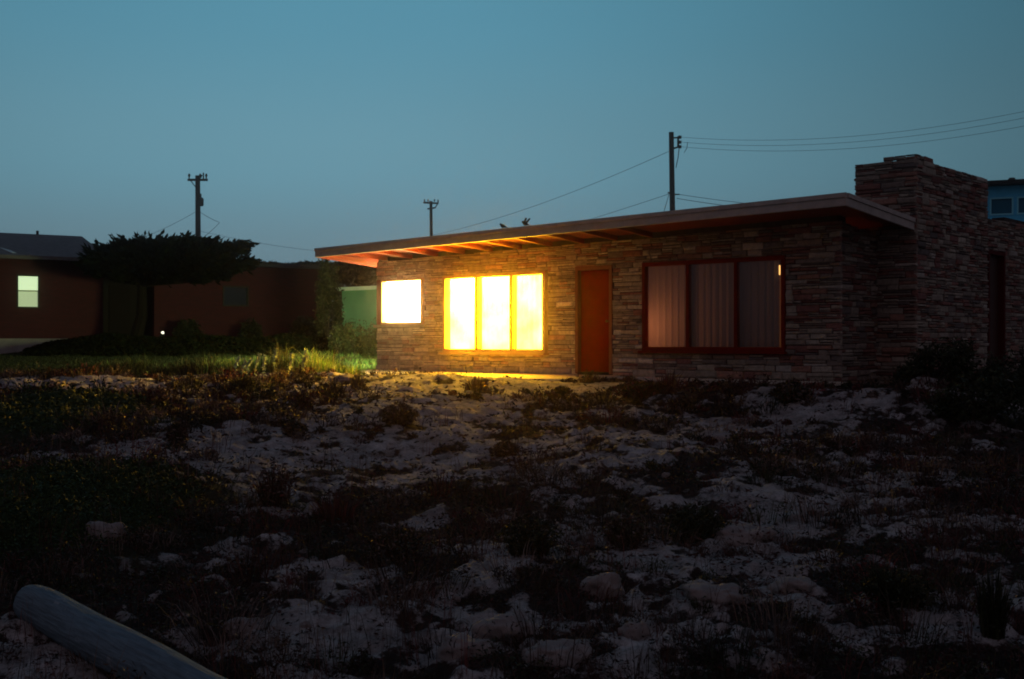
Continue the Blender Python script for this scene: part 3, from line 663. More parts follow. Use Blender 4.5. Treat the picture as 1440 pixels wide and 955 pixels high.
def insul(m, p, h=.22, r=.06): m.tube([p, p + Vector((0, 0, h * .4)), p + Vector((0, 0, h * .5)), p + Vector((0, 0, h))], [r * .5, r * .5, r, r * .6], 8)
# P1 arm
def q(px, py, D): return atd(px, py, D)
m = MB(); m.bar(q(264, 253, 75), q(292, 253, 75), .13, .14); m.bar(q(275, 263, 75), q(268, 254, 75), .05, .05); m.build('crossarm', POLE, P1)
m = MB()
for px in (266, 281.5, 290): m = MB(); insul(m, q(px, 251, 75), .3, .09); m.build('insulator', CERAM, P1)
m = MB(); m.tube([q(286, 253, 75), q(286, 243, 75)], .05, 6); m.tube([q(282, 250, 75), q(284, 246, 75)], .05, 6); m.build('pin', DARKM, P1)
m = MB(); a = q(282.6, 290, 75); m.tube([a, a + Vector((0, 0, .06)), a + Vector((0, 0, .48)), a + Vector((0, 0, .55))], [.12, .17, .17, .1], 12); m.tube([a + Vector((0, 0, .5)), a + Vector((0, 0, .8))], .04, 6); m.bar(a + Vector((0, 0, .3)), q(279, 284, 75), .06, .3); m.build('transformer', DARKM, P1)
m = MB(); m.bar(q(275, 299, 75), q(281.5, 298, 75), .08, .08); m.build('bracket', DARKM, P1)
# P2 arms
m = MB(); m.bar(q(595.5, 285, 88), q(616, 286, 88), .12, .12); m.build('crossarm', POLE, P2)
m = MB(); m.bar(q(601, 294, 88), q(613, 292, 88), .1, .1); m.build('crossarm', POLE, P2)
m = MB()
for px in (597, 602, 611): m = MB(); insul(m, q(px, 284, 88), .2, .07); m.build('insulator', CERAM, P2)
m = MB()
m.tube([q(616, 287, 88), q(616, 281, 88)], .05, 6); m.tube([q(612, 292, 88), q(616, 286, 88)], .04, 6); m.build('brace', DARKM, P2)
# P3 bracket
m = MB(); m.bar(q(946, 194, 60), q(955, 193.5, 60), .07, .07); m.bar(q(947, 209, 60), q(956, 206, 60), .08, .08); m.bar(q(953.5, 192, 60), q(953.5, 208, 60), .07, .07); m.build('bracket', DARKM, P3)
for y_ in (193, 200, 206.5):
    m = MB(); a = q(953.5, y_, 60); e = q(958, y_, 60); m.tube([a, a.lerp(e, .4), a.lerp(e, .6), e], [.06, .11, .07, .10], 8); m.build('insulator', CERAM, P3)
m = MB(); m.tube([q(955, 209, 60), q(953.5, 222, 60), q(950.5, 236, 60)], .022, 5); m.tube([q(967, 200, 60), q(966, 208, 60), q(962, 215, 60)], .014, 5); m.build('jumper_cable', WIRE, P3)
m = MB(); m.bar(q(939, 271, 60), q(944, 272, 60), .07, .07); m.bar(q(949, 273.5, 60), q(955.5, 273.5, 60), .06, .06); m.build('step_bracket', DARKM, P3)
# fourth pole stands beyond the right edge of the view
P4top = atd(1900, 60, 42)
e4, b4, t4 = pole(1900, 55, 42, .17, .13, 'wooden pole beyond the right edge carrying the three upper wires', 2)
m = MB(); m.bar(t4 - Vector((0, 0, .3)) - right * .8, t4 - Vector((0, 0, .3)) + right * .8, .1, .12); m.build('crossarm', POLE, e4)
for y0_, yt, lab in ((193, 3, 'top one of three wires running right from the tall pole'), (200, 14, 'middle one of three wires running right from the tall pole'), (206.5, 30, 'lowest of three upper wires running right from the tall pole')):
    curve_wire('power_line', q(958, y0_, 60), atd(1900, yt + 22, 42), 1.55, .008, lab)
curve_wire('power_line', q(942.5, 212, 60), q(607, 331, 88), .45, .012, 'long wire slanting down left from the tall pole to the thin pole')
curve_wire('power_line', q(940, 273, 60), q(607, 366, 88), .25, .012, 'low wire slanting left from the tall pole behind the roof')
curve_wire('power_line', q(955, 273.5, 60), q(1500, 300, 52), .45, .012, 'low wire leaving the tall pole toward the chimney')
curve_wire('power_line', q(952, 279, 60), q(1300, 300, 50), .3, .014, 'faint lowest wire leaving the tall pole toward the chimney')
m = MB(); m.tube([q(944, 262, 60), q(933, 300, 60)], .014, 5); m.build('guy_wire', WIRE, P3)
curve_wire('power_line', q(275, 298, 75), q(150, 352, 66), .2, .011, 'thin wire slanting down left from the pole behind the cypress')
curve_wire('power_line', q(281, 298, 75), q(309, 313, 75), .05, .013, 'short wire dropping right from the pole behind the cypress')
curve_wire('power_line', q(309, 313, 75), q(282, 337, 75), .05, .013, 'thin stay angled back under the short wire right of the pole')
curve_wire('power_line', q(281, 325, 75), q(607, 356, 88), .6, .010, 'faint low wire between the left pole and the thin pole')
curve_wire('power_line', q(1360, 262, 45), q(1560, 235, 45), .1, .012, 'thin service wire above the blue house roof')

# ------------------------------------------------------------------ vegetation builders
def blades(P, H, Wd, lean, colr, seg=2, yaw=None, flop=None):
    """P (n,3) roots; tapered bent blades -> verts, tris, colours"""
    n_ = len(P); yaw = RNG.random(n_) * 2 * math.pi if yaw is None else yaw
    dirv = np.stack([np.cos(yaw), np.sin(yaw), np.zeros(n_)], -1); side = np.stack([-np.sin(yaw), np.cos(yaw), np.zeros(n_)], -1)
    # face blades at random
    fy = RNG.random(n_) * 2 * math.pi; side = np.stack([np.cos(fy), np.sin(fy), np.zeros(n_)], -1)
    H = H[:, None]; Wd = Wd[:, None]; lean = lean[:, None]; up_ = np.array([0, 0, 1.0])
    b0 = P - side * Wd / 2; b1_ = P + side * Wd / 2
    mid = P + up_ * H * .55 + dirv * H * lean * .35; m0 = mid - side * Wd * .4; m1 = mid + side * Wd * .4
    tip = P + up_ * H * (1 - lean * .25) + dirv * H * lean
    V = np.stack([b0, b1_, m0, m1, tip], 1).reshape(-1, 3); k = np.arange(n_)[:, None] * 5
    T_ = np.concatenate([k + [0, 1, 3], k + [0, 3, 2], k + [2, 3, 4]], 1).reshape(-1, 3)
    return V, T_, np.repeat(colr, 5, axis=0)
def leaves(P, S, colr, flat=.5):
    n_ = len(P); a = RNG.normal(size=(n_, 3)); a[:, 2] *= flat; a /= np.linalg.norm(a, axis=1)[:, None]
    b_ = np.cross(a, RNG.normal(size=(n_, 3))); b_ /= np.linalg.norm(b_, axis=1)[:, None]; S = S[:, None]
    V = np.stack([P - a * S, P + b_ * S * .35, P + a * S, P - b_ * S * .35], 1).reshape(-1, 3); k = np.arange(n_)[:, None] * 4
    return V, (k + [0, 1, 2, 3]), np.repeat(colr, 4, axis=0)
def mixcol(n_, pals, jit=.25):
    p = np.array(pals); c = p[RNG.integers(0, len(p), n_)]; return c * (1 + (RNG.random((n_, 1)) - .5) * 2 * jit)
def put(name, VTC, parent=None, mt=None):
    V, T_, C = VTC; return link(name, mesh_np(name, V, T_, C), mt or LEAF, parent)
def join(parts):
    Vs, Ts, Cs = [], [], []; o = 0
    for V, T_, C in parts: Vs.append(V); Ts.append(T_ + o); Cs.append(C); o += len(V)
    return np.concatenate(Vs), np.concatenate(Ts), np.concatenate(Cs)
DRY = [(.17, .12, .10), (.12, .09, .08), (.10, .045, .035), (.075, .04, .028), (.05, .032, .02), (.13, .08, .05), (.035, .03, .018)]
REDB = [(.14, .035, .032), (.10, .03, .028), (.07, .028, .024)]
DKG = [(.018, .026, .010), (.03, .038, .014), (.014, .018, .010), (.045, .048, .022)]
GRS = [(.13, .24, .05), (.10, .20, .04), (.20, .28, .08), (.24, .24, .09)]
TURF = [(.018, .028, .007), (.028, .034, .010), (.035, .032, .012)]
OLV = [(.05, .045, .016), (.04, .05, .015), (.08, .06, .02)]

def region(n_, d0, d1, pad=1.06):
    """random ground places, even in picture area between two depths"""
    D = 1 / (1 / d0 + (1 / d1 - 1 / d0) * RNG.random(n_)); k = (RNG.random(n_) - .5) * 1440 * pad / F
    return CAM[0] + D * (k * EX[0] + EX[1]), CAM[1] + D * (k * EY[0] + EY[1]), D
def infoot(X, Y, pad=.1): return ((X > -.3 - pad) & (X < 11.8 + pad) & (Y > np.where(X < 6.8, -1.36, -.3) - pad * .4) & (Y < 12))
# scrub tufts over the lot
def tufts(name, nt_, d0, d1, per, hr, wr, pals, thr, lean=.7, label=None, spread=.09, pw=.5):
    X, Y, D = region(nt_, d0, d1); c, lw_ = cover(X, Y)
    nz = fbm(X, Y, .9, 3, 31.0)
    keep = (c + (RNG.random(nt_) - .5) * .25 > thr) & ~infoot(X, Y, .25) & (lw_ < .5) & (nz > pw * RNG.random(nt_))
    X, Y, D = X[keep], Y[keep], D[keep]; m_ = len(X); sz = RNG.random(m_) ** 2 * (hr[1] - hr[0]) + hr[0]
    Xr = np.repeat(X, per) + RNG.normal(size=m_ * per) * np.repeat(spread * (sz / hr[1] + .3), per); Yr = np.repeat(Y, per) + RNG.normal(size=m_ * per) * np.repeat(spread * (sz / hr[1] + .3), per)
    Z = ground_z(Xr, Yr) - .015; H = np.repeat(sz, per) * (.5 + RNG.random(m_ * per) * .7)
    Wd = (wr[0] + RNG.random(m_ * per) * (wr[1] - wr[0])) * np.clip(np.repeat(D, per) / 12, .6, 1.8)
    base = mixcol(m_, pals, .35); cr = np.repeat(base, per, axis=0) * (1 + (RNG.random((m_ * per, 1)) - .5) * .5)
    return blades(np.stack([Xr, Yr, Z], -1), H, Wd, RNG.random(m_ * per) * lean, cr)
def clumps(n0, d0, d1):
    D = np.sqrt(d0 ** 2 + (d1 ** 2 - d0 ** 2) * RNG.random(n0)); k = (RNG.random(n0) - .5) * 1540 / F; px_ = 720 + k * F
    X = CAM[0] + D * (k * EX[0] + EX[1]); Y = CAM[1] + D * (k * EY[0] + EY[1]); c, lw_ = cover(X, Y); bl = sum(b_[4] * gauss(b_, X, Y) for b_ in BLOBS)
    big = fbm(X, Y, 1.8, 3, 91.0)
    p = .40 + (big - .5) * 2.6 + bl * 1.1 + .42 * (1 - sstep(8, 12.5, D)) + .14 * sstep(850, 1300, px_)  # extra clumps near the camera also darken the foreground
    keep = (RNG.random(n0) < p) & ~infoot(X, Y, .35) & (lw_ < .5) & (sum(gauss(b_, X, Y) for b_ in GREEN) < .5); X, Y, D = X[keep], Y[keep], D[keep]; m_ = len(X)
    R = .07 + .26 * RNG.random(m_) ** 2; Hc = R * (.5 + RNG.random(m_) * .9) + .03; out = []
    base = mixcol(m_, DRY + DRY + REDB + DKG + [(.04, .03, .026), (.03, .026, .022)], .3)
    nb = 46; rep = lambda a_: np.repeat(a_, nb)
    r_ = np.sqrt(RNG.random(m_ * nb)); an = RNG.random(m_ * nb) * 2 * math.pi; Rr = rep(R)
    Xr = rep(X) + np.cos(an) * r_ * Rr * .8; Yr = rep(Y) + np.sin(an) * r_ * Rr * .8; H = rep(Hc) * (.4 + RNG.random(m_ * nb) * .8) * (1 - .4 * r_)
    cr = np.repeat(base, nb, axis=0) * (.6 + RNG.random((m_ * nb, 1)) * .8)
    out.append(blades(np.stack([Xr, Yr, ground_z(Xr, Yr) - .01], -1), H, (.004 + RNG.random(m_ * nb) * .006) * np.clip(rep(D) / 10, .8, 2), .2 + RNG.random(m_ * nb) * .9 * (.4 + r_), cr, yaw=an + RNG.normal(size=m_ * nb) * .6))
    nb = 60; r_ = RNG.random(m_ * nb) ** .5; an = RNG.random(m_ * nb) * 2 * math.pi; Rr = rep(R); zz = RNG.random(m_ * nb)
    Xr = rep(X) + np.cos(an) * r_ * Rr; Yr = rep(Y) + np.sin(an) * r_ * Rr
    cr = np.repeat(base, nb, axis=0) * (.4 + RNG.random((m_ * nb, 1)) * .8)
    lv = leaves(np.stack([Xr, Yr, ground_z(Xr, Yr) + zz * rep(Hc) * .75 * (1 - .6 * r_ ** 2)], -1), (.010 + RNG.random(m_ * nb) * .014) * np.clip(rep(D) / 9, .8, 2), cr, .8)
    return out[0], lv
cb, clv = clumps(2600, 4.6, 24)
tag(put('scrub', cb), 'dry twigs of the many small scrub clumps spread over the sandy lot', 'scrub', kind='stuff')
tag(put('scrub_leaves', clv), 'dark leaves of the many small scrub clumps on the sandy lot', 'scrub', kind='stuff')
st_ = tufts('c', 1000, 5, 22, 8, (.15, .38), (.004, .007), DRY + REDB, .30, .45, spread=.05)
tag(put('dead_stalks', st_), 'thin dead stalks standing all over the sandy lot', 'dead stalks', kind='stuff')
# low mats of succulent leaves
X, Y, D = region(150000, 4.8, 24); c, lw_ = cover(X, Y); pk = fbm(X, Y, .22, 3, 41.0)
keep = (c * .8 + pk * .5 > .78) & ~infoot(X, Y, .1) & (lw_ < .4); X, Y, D = X[keep], Y[keep], D[keep]; n_ = len(X)
gsum = sum(gauss(b_, X, Y) for b_ in GREEN)
hl = RNG.random(n_) ** 1.6 * (.05 + .05 * sstep(.6, .9, cover(X, Y)[0])) * (1 + 1.6 * np.clip(fbm(X, Y, .4, 2, 3.3) * 2 - .9, 0, 1))
colr = mixcol(n_, DKG + [(.03, .022, .014), (.05, .028, .02), (.075, .025, .024), (.03, .03, .03)], .35); cg = mixcol(n_, [(.022, .045, .010), (.030, .058, .014), (.016, .032, .008)], .3); colr = np.where((gsum > .45)[:, None], cg, colr)
tag(put('ground_cover', leaves(np.stack([X, Y, ground_z(X, Y) + hl], -1), (.012 + RNG.random(n_) * .016) * np.clip(D / 10, .7, 2), colr, .8)), 'low dark mats of succulent ground cover between patches of sand', 'ground cover', kind='stuff')
X, Y, D = region(160000, 4.8, 24); gsum = sum(gauss(b_, X, Y) for b_ in GREEN); keep = gsum > .42 + .12 * RNG.random(len(X)); X, Y, D, gsum = X[keep], Y[keep], D[keep], gsum[keep]; n_ = len(X)
tag(put('green_mat', leaves(np.stack([X, Y, ground_z(X, Y) + RNG.random(n_) * .05], -1), (.014 + RNG.random(n_) * .014) * np.clip(D / 10, .7, 2), mixcol(n_, [(.024, .050, .010), (.034, .064, .014), (.016, .034, .008)], .35), .7)), 'smooth dark green mats of creeping succulents at the left edge', 'ground cover', kind='stuff')
# dead leaf litter and crumbs on the bare sand
X, Y, D = region(90000, 4.8, 22, 1.04); c, lw_ = cover(X, Y); pk = fbm(X, Y, .13, 3, 77.0) * .6 + fbm(X, Y, .5, 3, 71.0) * .4
keep = (pk > .50) & (c < .75) & ~infoot(X, Y, .1) & (lw_ < .3); X, Y, D = X[keep], Y[keep], D[keep]; n_ = len(X)
tag(put('leaf_litter', leaves(np.stack([X, Y, ground_z(X, Y) + .006 + RNG.random(n_) * .02], -1), (.008 + RNG.random(n_) ** 2 * .022) * np.clip(D / 9, .7, 2), mixcol(n_, [(.05, .025, .022), (.03, .022, .02), (.09, .04, .035), (.02, .018, .016)], .4), .35)), 'dead leaf litter strewn over the bare sand', 'leaf litter', kind='stuff')
# lawn grass
n_ = 150000; D = 23.6 + RNG.random(n_) ** 1.25 * 15; k = (RNG.random(n_) * 640 - 60 - 720) / F; X = CAM[0] + D * (k * EX[0] + EX[1]); Y = CAM[1] + D * (k * EY[0] + EY[1])
c, lw_ = cover(X, Y); keep = (lw_ > RNG.random(n_) * .8) & ~infoot(X, Y, .0); X, Y, D = X[keep], Y[keep], D[keep]; n_ = len(X)
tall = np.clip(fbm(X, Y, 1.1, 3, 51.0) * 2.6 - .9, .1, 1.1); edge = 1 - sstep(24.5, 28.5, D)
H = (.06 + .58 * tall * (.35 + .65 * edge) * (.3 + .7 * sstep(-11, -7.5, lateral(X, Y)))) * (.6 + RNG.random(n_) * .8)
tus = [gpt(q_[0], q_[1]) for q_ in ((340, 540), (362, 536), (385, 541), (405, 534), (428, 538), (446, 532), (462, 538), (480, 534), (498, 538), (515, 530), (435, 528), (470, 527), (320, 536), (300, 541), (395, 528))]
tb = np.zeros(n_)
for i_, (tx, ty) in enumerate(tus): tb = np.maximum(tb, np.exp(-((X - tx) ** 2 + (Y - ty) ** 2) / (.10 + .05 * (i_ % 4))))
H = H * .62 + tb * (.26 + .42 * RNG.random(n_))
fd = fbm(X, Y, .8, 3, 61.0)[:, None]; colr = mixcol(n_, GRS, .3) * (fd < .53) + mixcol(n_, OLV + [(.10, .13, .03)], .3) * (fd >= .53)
lit_tone = (tall * edge * sstep(-9.5, -6.5, lateral(X, Y) - 2 * (fd[:, 0] - .5)))[:, None] + .35 * sstep(-7.5, -5, lateral(X, Y))[:, None]; colr = np.where(RNG.random((n_, 1)) < lit_tone * 1.5 + tb[:, None], colr * (1 + 1.3 * tb[:, None]), mixcol(n_, TURF, .3))  # window light put into the colour of nearby grass, dark turf elsewhere
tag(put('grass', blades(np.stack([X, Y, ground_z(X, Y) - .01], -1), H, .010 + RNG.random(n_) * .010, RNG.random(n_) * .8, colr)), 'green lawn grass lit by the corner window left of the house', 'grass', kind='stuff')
# rough dark growth in front of the brick house
n_ = 60000; px_ = 36 + RNG.random(n_) * 500; D = 31.5 + RNG.random(n_) * 5.5; k = (px_ - 720) / F; X = CAM[0] + D * (k * EX[0] + EX[1]); Y = CAM[1] + D * (k * EY[0] + EY[1])
keep = ~infoot(X, Y, .6); X, Y, D, px_ = X[keep], Y[keep], D[keep], px_[keep]; n_ = len(X)
topz = CAM[2] + (480 - (474 - 3 * np.sin(px_ * .05) - 4 * fbm(px_, px_ * 0, 20, 2))) * 33 / F - .08; ramp_ = sstep(34, 110, px_) * sstep(31.5, 33.2, D)
gzv = base_z(X, Y); hh = np.maximum(topz - gzv, .12) * ramp_ * (.7 + .3 * fbm(X, Y, .9, 3, 4.4)) + .08
tag(put('dark_groundcover', leaves(np.stack([X, Y, gzv + hh * (1 - RNG.random(n_) ** 3 * .8)], -1), .05 + RNG.random(n_) * .06, mixcol(n_, [(.010, .013, .006), (.016, .018, .008)], .4), .6), None, NEEDLE), 'dark bank of low growth before the brick house', 'ground cover', kind='stuff')

def tuft_thing(px, py, hpx, wpx, label, pals, n_=150, name='shrub', cat='shrub', group='dry shrubs on the sandy lot', upright=.5, leafy=0):
    x, y = gpt(px, py); D = depth(x, y); h = hpx * D / F; w = wpx * D / F / 2; z = gz(x, y)
    r = np.sqrt(RNG.random(n_)); a = RNG.random(n_) * 2 * math.pi
    X = x + np.cos(a) * r * w * .45; Y = y + np.sin(a) * r * w * .45
    H = h * (.45 + RNG.random(n_) * .6) * (1 - .35 * r); col_ = mixcol(n_, pals, .4)
    ln = RNG.random(n_) * (w / h) * upright * 2 * (.3 + r)
    parts = [blades(np.stack([X, Y, ground_z(X, Y) - .02], -1), H, (.006 + RNG.random(n_) * .008) * max(1, D / 12), ln, col_, yaw=a + RNG.normal(size=n_) * .5)]
    o = put(name, parts[0]); 
    if leafy:
        m_ = n_ * leafy; rr = RNG.random(m_) ** .5; aa = RNG.random(m_) * 2 * math.pi; zz = RNG.random(m_)
        Pm = np.stack([x + np.cos(aa) * rr * w * (.5 + .4 * np.sin(zz * 3)), y + np.sin(aa) * rr * w * (.5 + .4 * np.sin(zz * 3)), z + zz * h * .8 * (1 - .4 * rr)], -1)
        put('foliage', leaves(Pm, .012 * D / 8 + RNG.random(m_) * .012 * D / 8, mixcol(m_, pals, .4), .7), o)
    return tag(o, label, cat, group)
SH = [(670, 556, 32, 62, 'dark spiky tuft in front of the lit triple window', DRY, 260, 0), (502, 546, 34, 34, 'small dark tuft by the lit left house corner', DRY, 150, 0),
      (250, 636, 54, 34, 'dark bushy shrub standing left on the bare pale sand', DKG + DRY, 170, 3), (710, 646, 30, 50, 'brown shrub on sand below the red door', DRY, 160, 3),
      (385, 722, 82, 80, 'large leafless red stemmed shrub left of centre', REDB + DRY, 230, 2), (470, 735, 66, 110, 'thin upright red stems right of the large red shrub', REDB, 130, 0),
      (1112, 565, 42, 70, 'dark shrub against the wall under the right end of the dark window', DKG + DRY, 260, 4), (905, 556, 30, 120, 'wide dark shrub under the left end of the dark window', DKG + REDB, 320, 4),
      (940, 552, 40, 80, 'sparse red twigs fanned against the wall between door and window', REDB, 90, 0), (560, 606, 42, 70, 'brown bush on the sand in front of the small lit window', DRY, 240, 3),
      (425, 588, 40, 42, 'reddish bush at the edge of the lit grass', REDB + DRY, 190, 2), (345, 552, 40, 44, 'olive clump at the left end of the bright grass', OLV, 220, 2),
      (790, 552, 16, 34, 'small dark tuft beside the doorstep', DKG, 110, 2), (415, 620, 34, 44, 'low dark bush between the lit grass and bare sand', DKG + DRY, 150, 3),
      (745, 800, 66, 110, 'dark low bush in the middle foreground', DKG, 300, 4), (980, 760, 72, 120, 'dark rounded bush right of the middle foreground', DKG, 320, 4),
      (560, 790, 70, 130, 'dark bush with curled tips left of the middle foreground', DKG + DRY, 320, 4), (1395, 905, 130, 70, 'tall dark stems in the lower right corner', DKG, 200, 1),
      (1260, 860, 90, 150, 'broad dark bush near the lower right corner', DKG, 320, 4), (880, 780, 60, 90, 'dark clump between the two foreground bushes', DKG + DRY, 240, 3),
      (215, 575, 34, 50, 'dark reddish tuft at the end of the green mat', DRY + REDB, 150, 2), (620, 700, 60, 60, 'thin dead stalks standing in the centre sand', REDB, 40, 0)]
for (px, py, hp, wp, lab, pl, nn, lf) in SH: tuft_thing(px, py, hp, wp, lab, pl, nn, leafy=lf)
# pale upright stalks in the lit grass, each a leaning leafy spike
sp_ = gpt(380, 533); e = empty('stalk_plant', (sp_[0], sp_[1], gz(*sp_)), 'pale leafy flower spikes rising from the lit grass', 'plant')
for px, yt, w_ in ((336, 503, .015), (345, 507, .011), (353, 505, .013), (365, 498, .022), (373, 500, .016), (389, 490, .013), (411, 498, .010), (430, 492, .009), (432, 500, .008)):
    x, y = gpt(px, 532); Dd = depth(x, y); a = atd(px - random.uniform(2, 7), 532, Dd); a.z = gz(a.x, a.y); b_ = atd(px, yt, Dd); mid = a.lerp(b_, .55) - right * random.uniform(.01, .05)
    m = MB(); m.cc = (.42, .46, .26); m.tube([a, mid, a.lerp(b_, .82), b_], [.004, .004, w_, .005], 6); st = m.build('stalk', LEAF, e, color=True)
    n_ = 70; t_ = RNG.random(n_) ** .6; P_ = np.array([a.lerp(mid, t * 2) if t < .5 else mid.lerp(b_, t * 2 - 1) for t in t_]) + RNG.normal(size=(n_, 3)) * .012
    put('leaf_whorl', leaves(P_, .03 + RNG.random(n_) * .035, mixcol(n_, [(.62, .70, .50), (.50, .60, .32)], .25), 1.2), st)

# bushes at the right, against the wing
def bush(name, c, rx, ry, rz, n_, pals, label, cat='bush', group=None, ls=.05, stems=True):
    e = empty(name, (c[0], c[1], c[2]), label, cat, group)
    nc = 26; th = RNG.random(nc) * 2 * math.pi; ph = RNG.random(nc) ** .6; cl_ = np.stack([np.cos(th) * np.sqrt(1 - ph * ph * .8) * .75, np.sin(th) * np.sqrt(1 - ph * ph * .8) * .75, ph * .85], -1)
    idx = RNG.integers(0, nc, n_); r_ = np.clip(RNG.normal(size=(n_, 3)), -2.1, 2.1) * .15
    P = cl_[idx] + r_; P[:, 2] = np.abs(P[:, 2]); P = P * np.array([rx, ry, rz]) + np.array(c)
    put('foliage', leaves(P, ls * (.5 + RNG.random(n_)), mixcol(n_, pals, .4), .9), e)
    if stems:
        m = MB()
        for k in range(7):
            t_ = cl_[k] * np.array([rx, ry, rz]) * .8 + np.array(c); m.tube([(c[0] + random.uniform(-.1, .1), c[1] + random.uniform(-.1, .1), c[2] - .05), tuple((t_ + np.array(c)) / 2 + RNG.normal(size=3) * .05), tuple(t_)], [.03, .02, .008], 5)
        m.build('stem', BARK, e)
    return e
for (px, py, D, rw_, h_, lab) in ((1330, 560, 17.2, 60, 62, 'dark bush at the foot of the stone chimney'), (1425, 560, 16.6, 52, 62, 'tallest dark bush before the wing doorway at the right edge'),
                                (1385, 610, 15, 90, 58, 'spreading dark bush in front of the other two right edge bushes'), (1290, 550, 17.8, 36, 24, 'low dark bush at the house corner left of the chimney')):
    p = atd(px, py, D); z = gz(p.x, p.y); bush('bush', (p.x, p.y, z), rw_ * D / F, .55, h_ * D / F, 3600, DKG, lab, group='dark bushes by the right side of the stone house', ls=.035)
# shrubs near the brick house
for (px, D, yb, yt, rw_, lab) in ((264, 40, 476, 452, 24, 'dark clipped shrub between the porch and the unlit window'), (350, 41, 476, 450, 19, 'dark clipped shrub under the unlit window'), (430, 41, 480, 448, 34, 'dark shrub at the right end of the brick house wall')):
    p = atd(px, yb, D); z = float(base_z(np.array([p.x]), np.array([p.y]))[0]); zt_ = CAM[2] + (480 - yt) * D / F
    bush('shrub', (p.x, p.y, z - .05), rw_ * D / F, .5, (zt_ - z) * 1.0, 2200, DKG, lab, group='dark shrubs along the brick house', ls=.06)
p = atd(463, 470, 36); bush('tall_shrub', (p.x, p.y, .2), .42, .5, CAM[2] + (480 - 366) * 36 / F - .3, 4200, DKG, 'tall dark shrub beside the pale outbuilding', 'shrub', ls=.06)
for px, yt, rw_ in ((500, 455, 24), (530, 454, 20), (480, 458, 16)):
    p = atd(px, 470, 31.5); bush('shrub', (p.x, p.y, .15), rw_ * 31.5 / F, .4, CAM[2] + (480 - yt) * 31.5 / F - .15, 2600, DKG + OLV, {500: 'dark shrub in the middle before the outbuilding', 530: 'dark shrub touching the stone house corner', 480: 'leftmost dark shrub before the outbuilding'}[px], group='shrubs before the outbuilding', ls=.035)
# distant hedge line behind the flat roof
n_ = 26000; px_ = 340 + RNG.random(n_) * 230; D = 54 + RNG.random(n_) * 2; k = (px_ - 720) / F; X = CAM[0] + D * (k * EX[0] + EX[1]); Y = CAM[1] + D * (k * EY[0] + EY[1])
top = CAM[2] + (480 - (374 - 5 * fbm(px_, px_ * 0, 16, 4))) * 55 / F
tag(put('hedge', leaves(np.stack([X, Y, .5 + (top - .5) * (1 - RNG.random(n_) ** 2.2)], -1), .08 + RNG.random(n_) * .1, mixcol(n_, DKG, .3))), 'dark line of treetops seen past the brick house roof', 'hedge', kind='stuff')

# wind-swept cypress: trunk, limbs and flat layered crown of needle sprays
def cypress():
    D = 37.6; base = atd(186, 478, D); base.z = .45
    e = empty('cypress_tree', tuple(base), 'wide flat topped wind swept dark cypress over the brick house roof', 'tree')
    tr = MB(); cr = atd(200, 400, D); tr.tube([base - Vector((0, 0, .2)), base.lerp(cr, .5) + right * .15, cr], [.24, .18, .14], 10); tr.build('trunk', NEEDLEBARK, e)
    lm = MB(); P = []; Dr = []
    outline = [(138, 363, 382), (156, 358, 390), (178, 354, 392), (200, 353, 392), (222, 352, 392), (244, 351, 392), (266, 353, 392), (288, 357, 392), (308, 364, 388)]
    ends = []
    for px, yt, yb in outline:
        for _ in range(26):
            y_ = random.uniform(yt, yb - 4); dd = D + random.uniform(-1.9, 1.9) * (1 - abs(px - 225) / 260)
            ends.append((atd(px + random.uniform(-13, 12), y_, dd), 1.0))
    for px, y_ in ((178, 345), (188, 343), (198, 342), (208, 343), (218, 341), (226, 342), (192, 348), (206, 349), (216, 348), (150, 352), (340, 346), (344, 347), (336, 351), (346, 370), (350, 369), (338, 372), (320, 349), (264, 336), (258, 338), (168, 340), (146, 351), (134, 356), (294, 340), (306, 346)): ends.append((atd(px, y_, D + random.uniform(-.3, .3)), 1.3))
    for k, (t_, s_) in enumerate(ends):
        if k % 5 == 0 or s_ > 1:
            lm.tube([cr, cr.lerp(t_, .5) - Vector((0, 0, .12)), t_], [.09, .05, .015], 5)
        dirv = (t_ - cr); dirv.z *= .3; dirv = dirv.normalized() + Vector((0, 0, .18))
        for _ in range(int(24 * s_)):
            st = t_ - dirv * random.uniform(.1, .55) + Vector((random.gauss(0, .14), random.gauss(0, .14), random.gauss(0, .07)))
            v = (dirv + Vector((random.gauss(0, .3), random.gauss(0, .3), random.gauss(.0, .12)))).normalized()
            P.append(tuple(st)); Dr.append(tuple(v))
    lm.build('limbs', NEEDLEBARK, e)
    P = np.array(P); Dr = np.array(Dr); P = np.repeat(P, 8, axis=0); Dr = np.repeat(Dr, 8, axis=0); n_ = len(P)
    P = P + Dr * (RNG.random((n_, 1)) * .3 - .05) + RNG.normal(size=(n_, 3)) * .025; d2 = Dr + RNG.normal(size=(n_, 3)) * .35; d2 /= np.linalg.norm(d2, axis=1)[:, None]
    sd = np.cross(d2, RNG.normal(size=(n_, 3))); sd /= np.linalg.norm(sd, axis=1)[:, None]; ln = (.13 + RNG.random((n_, 1)) * .16); wd = .045
    V = np.stack([P, P + d2 * ln * .5 + sd * wd, P + d2 * ln, P + d2 * ln * .5 - sd * wd], 1).reshape(-1, 3)
    put('crown', (V, np.arange(n_)[:, None] * 4 + [0, 1, 2, 3], np.repeat(mixcol(n_, [(.010, .014, .008), (.014, .018, .009), (.006, .008, .005)], .3), 4, axis=0)), e, NEEDLE)
cypress()

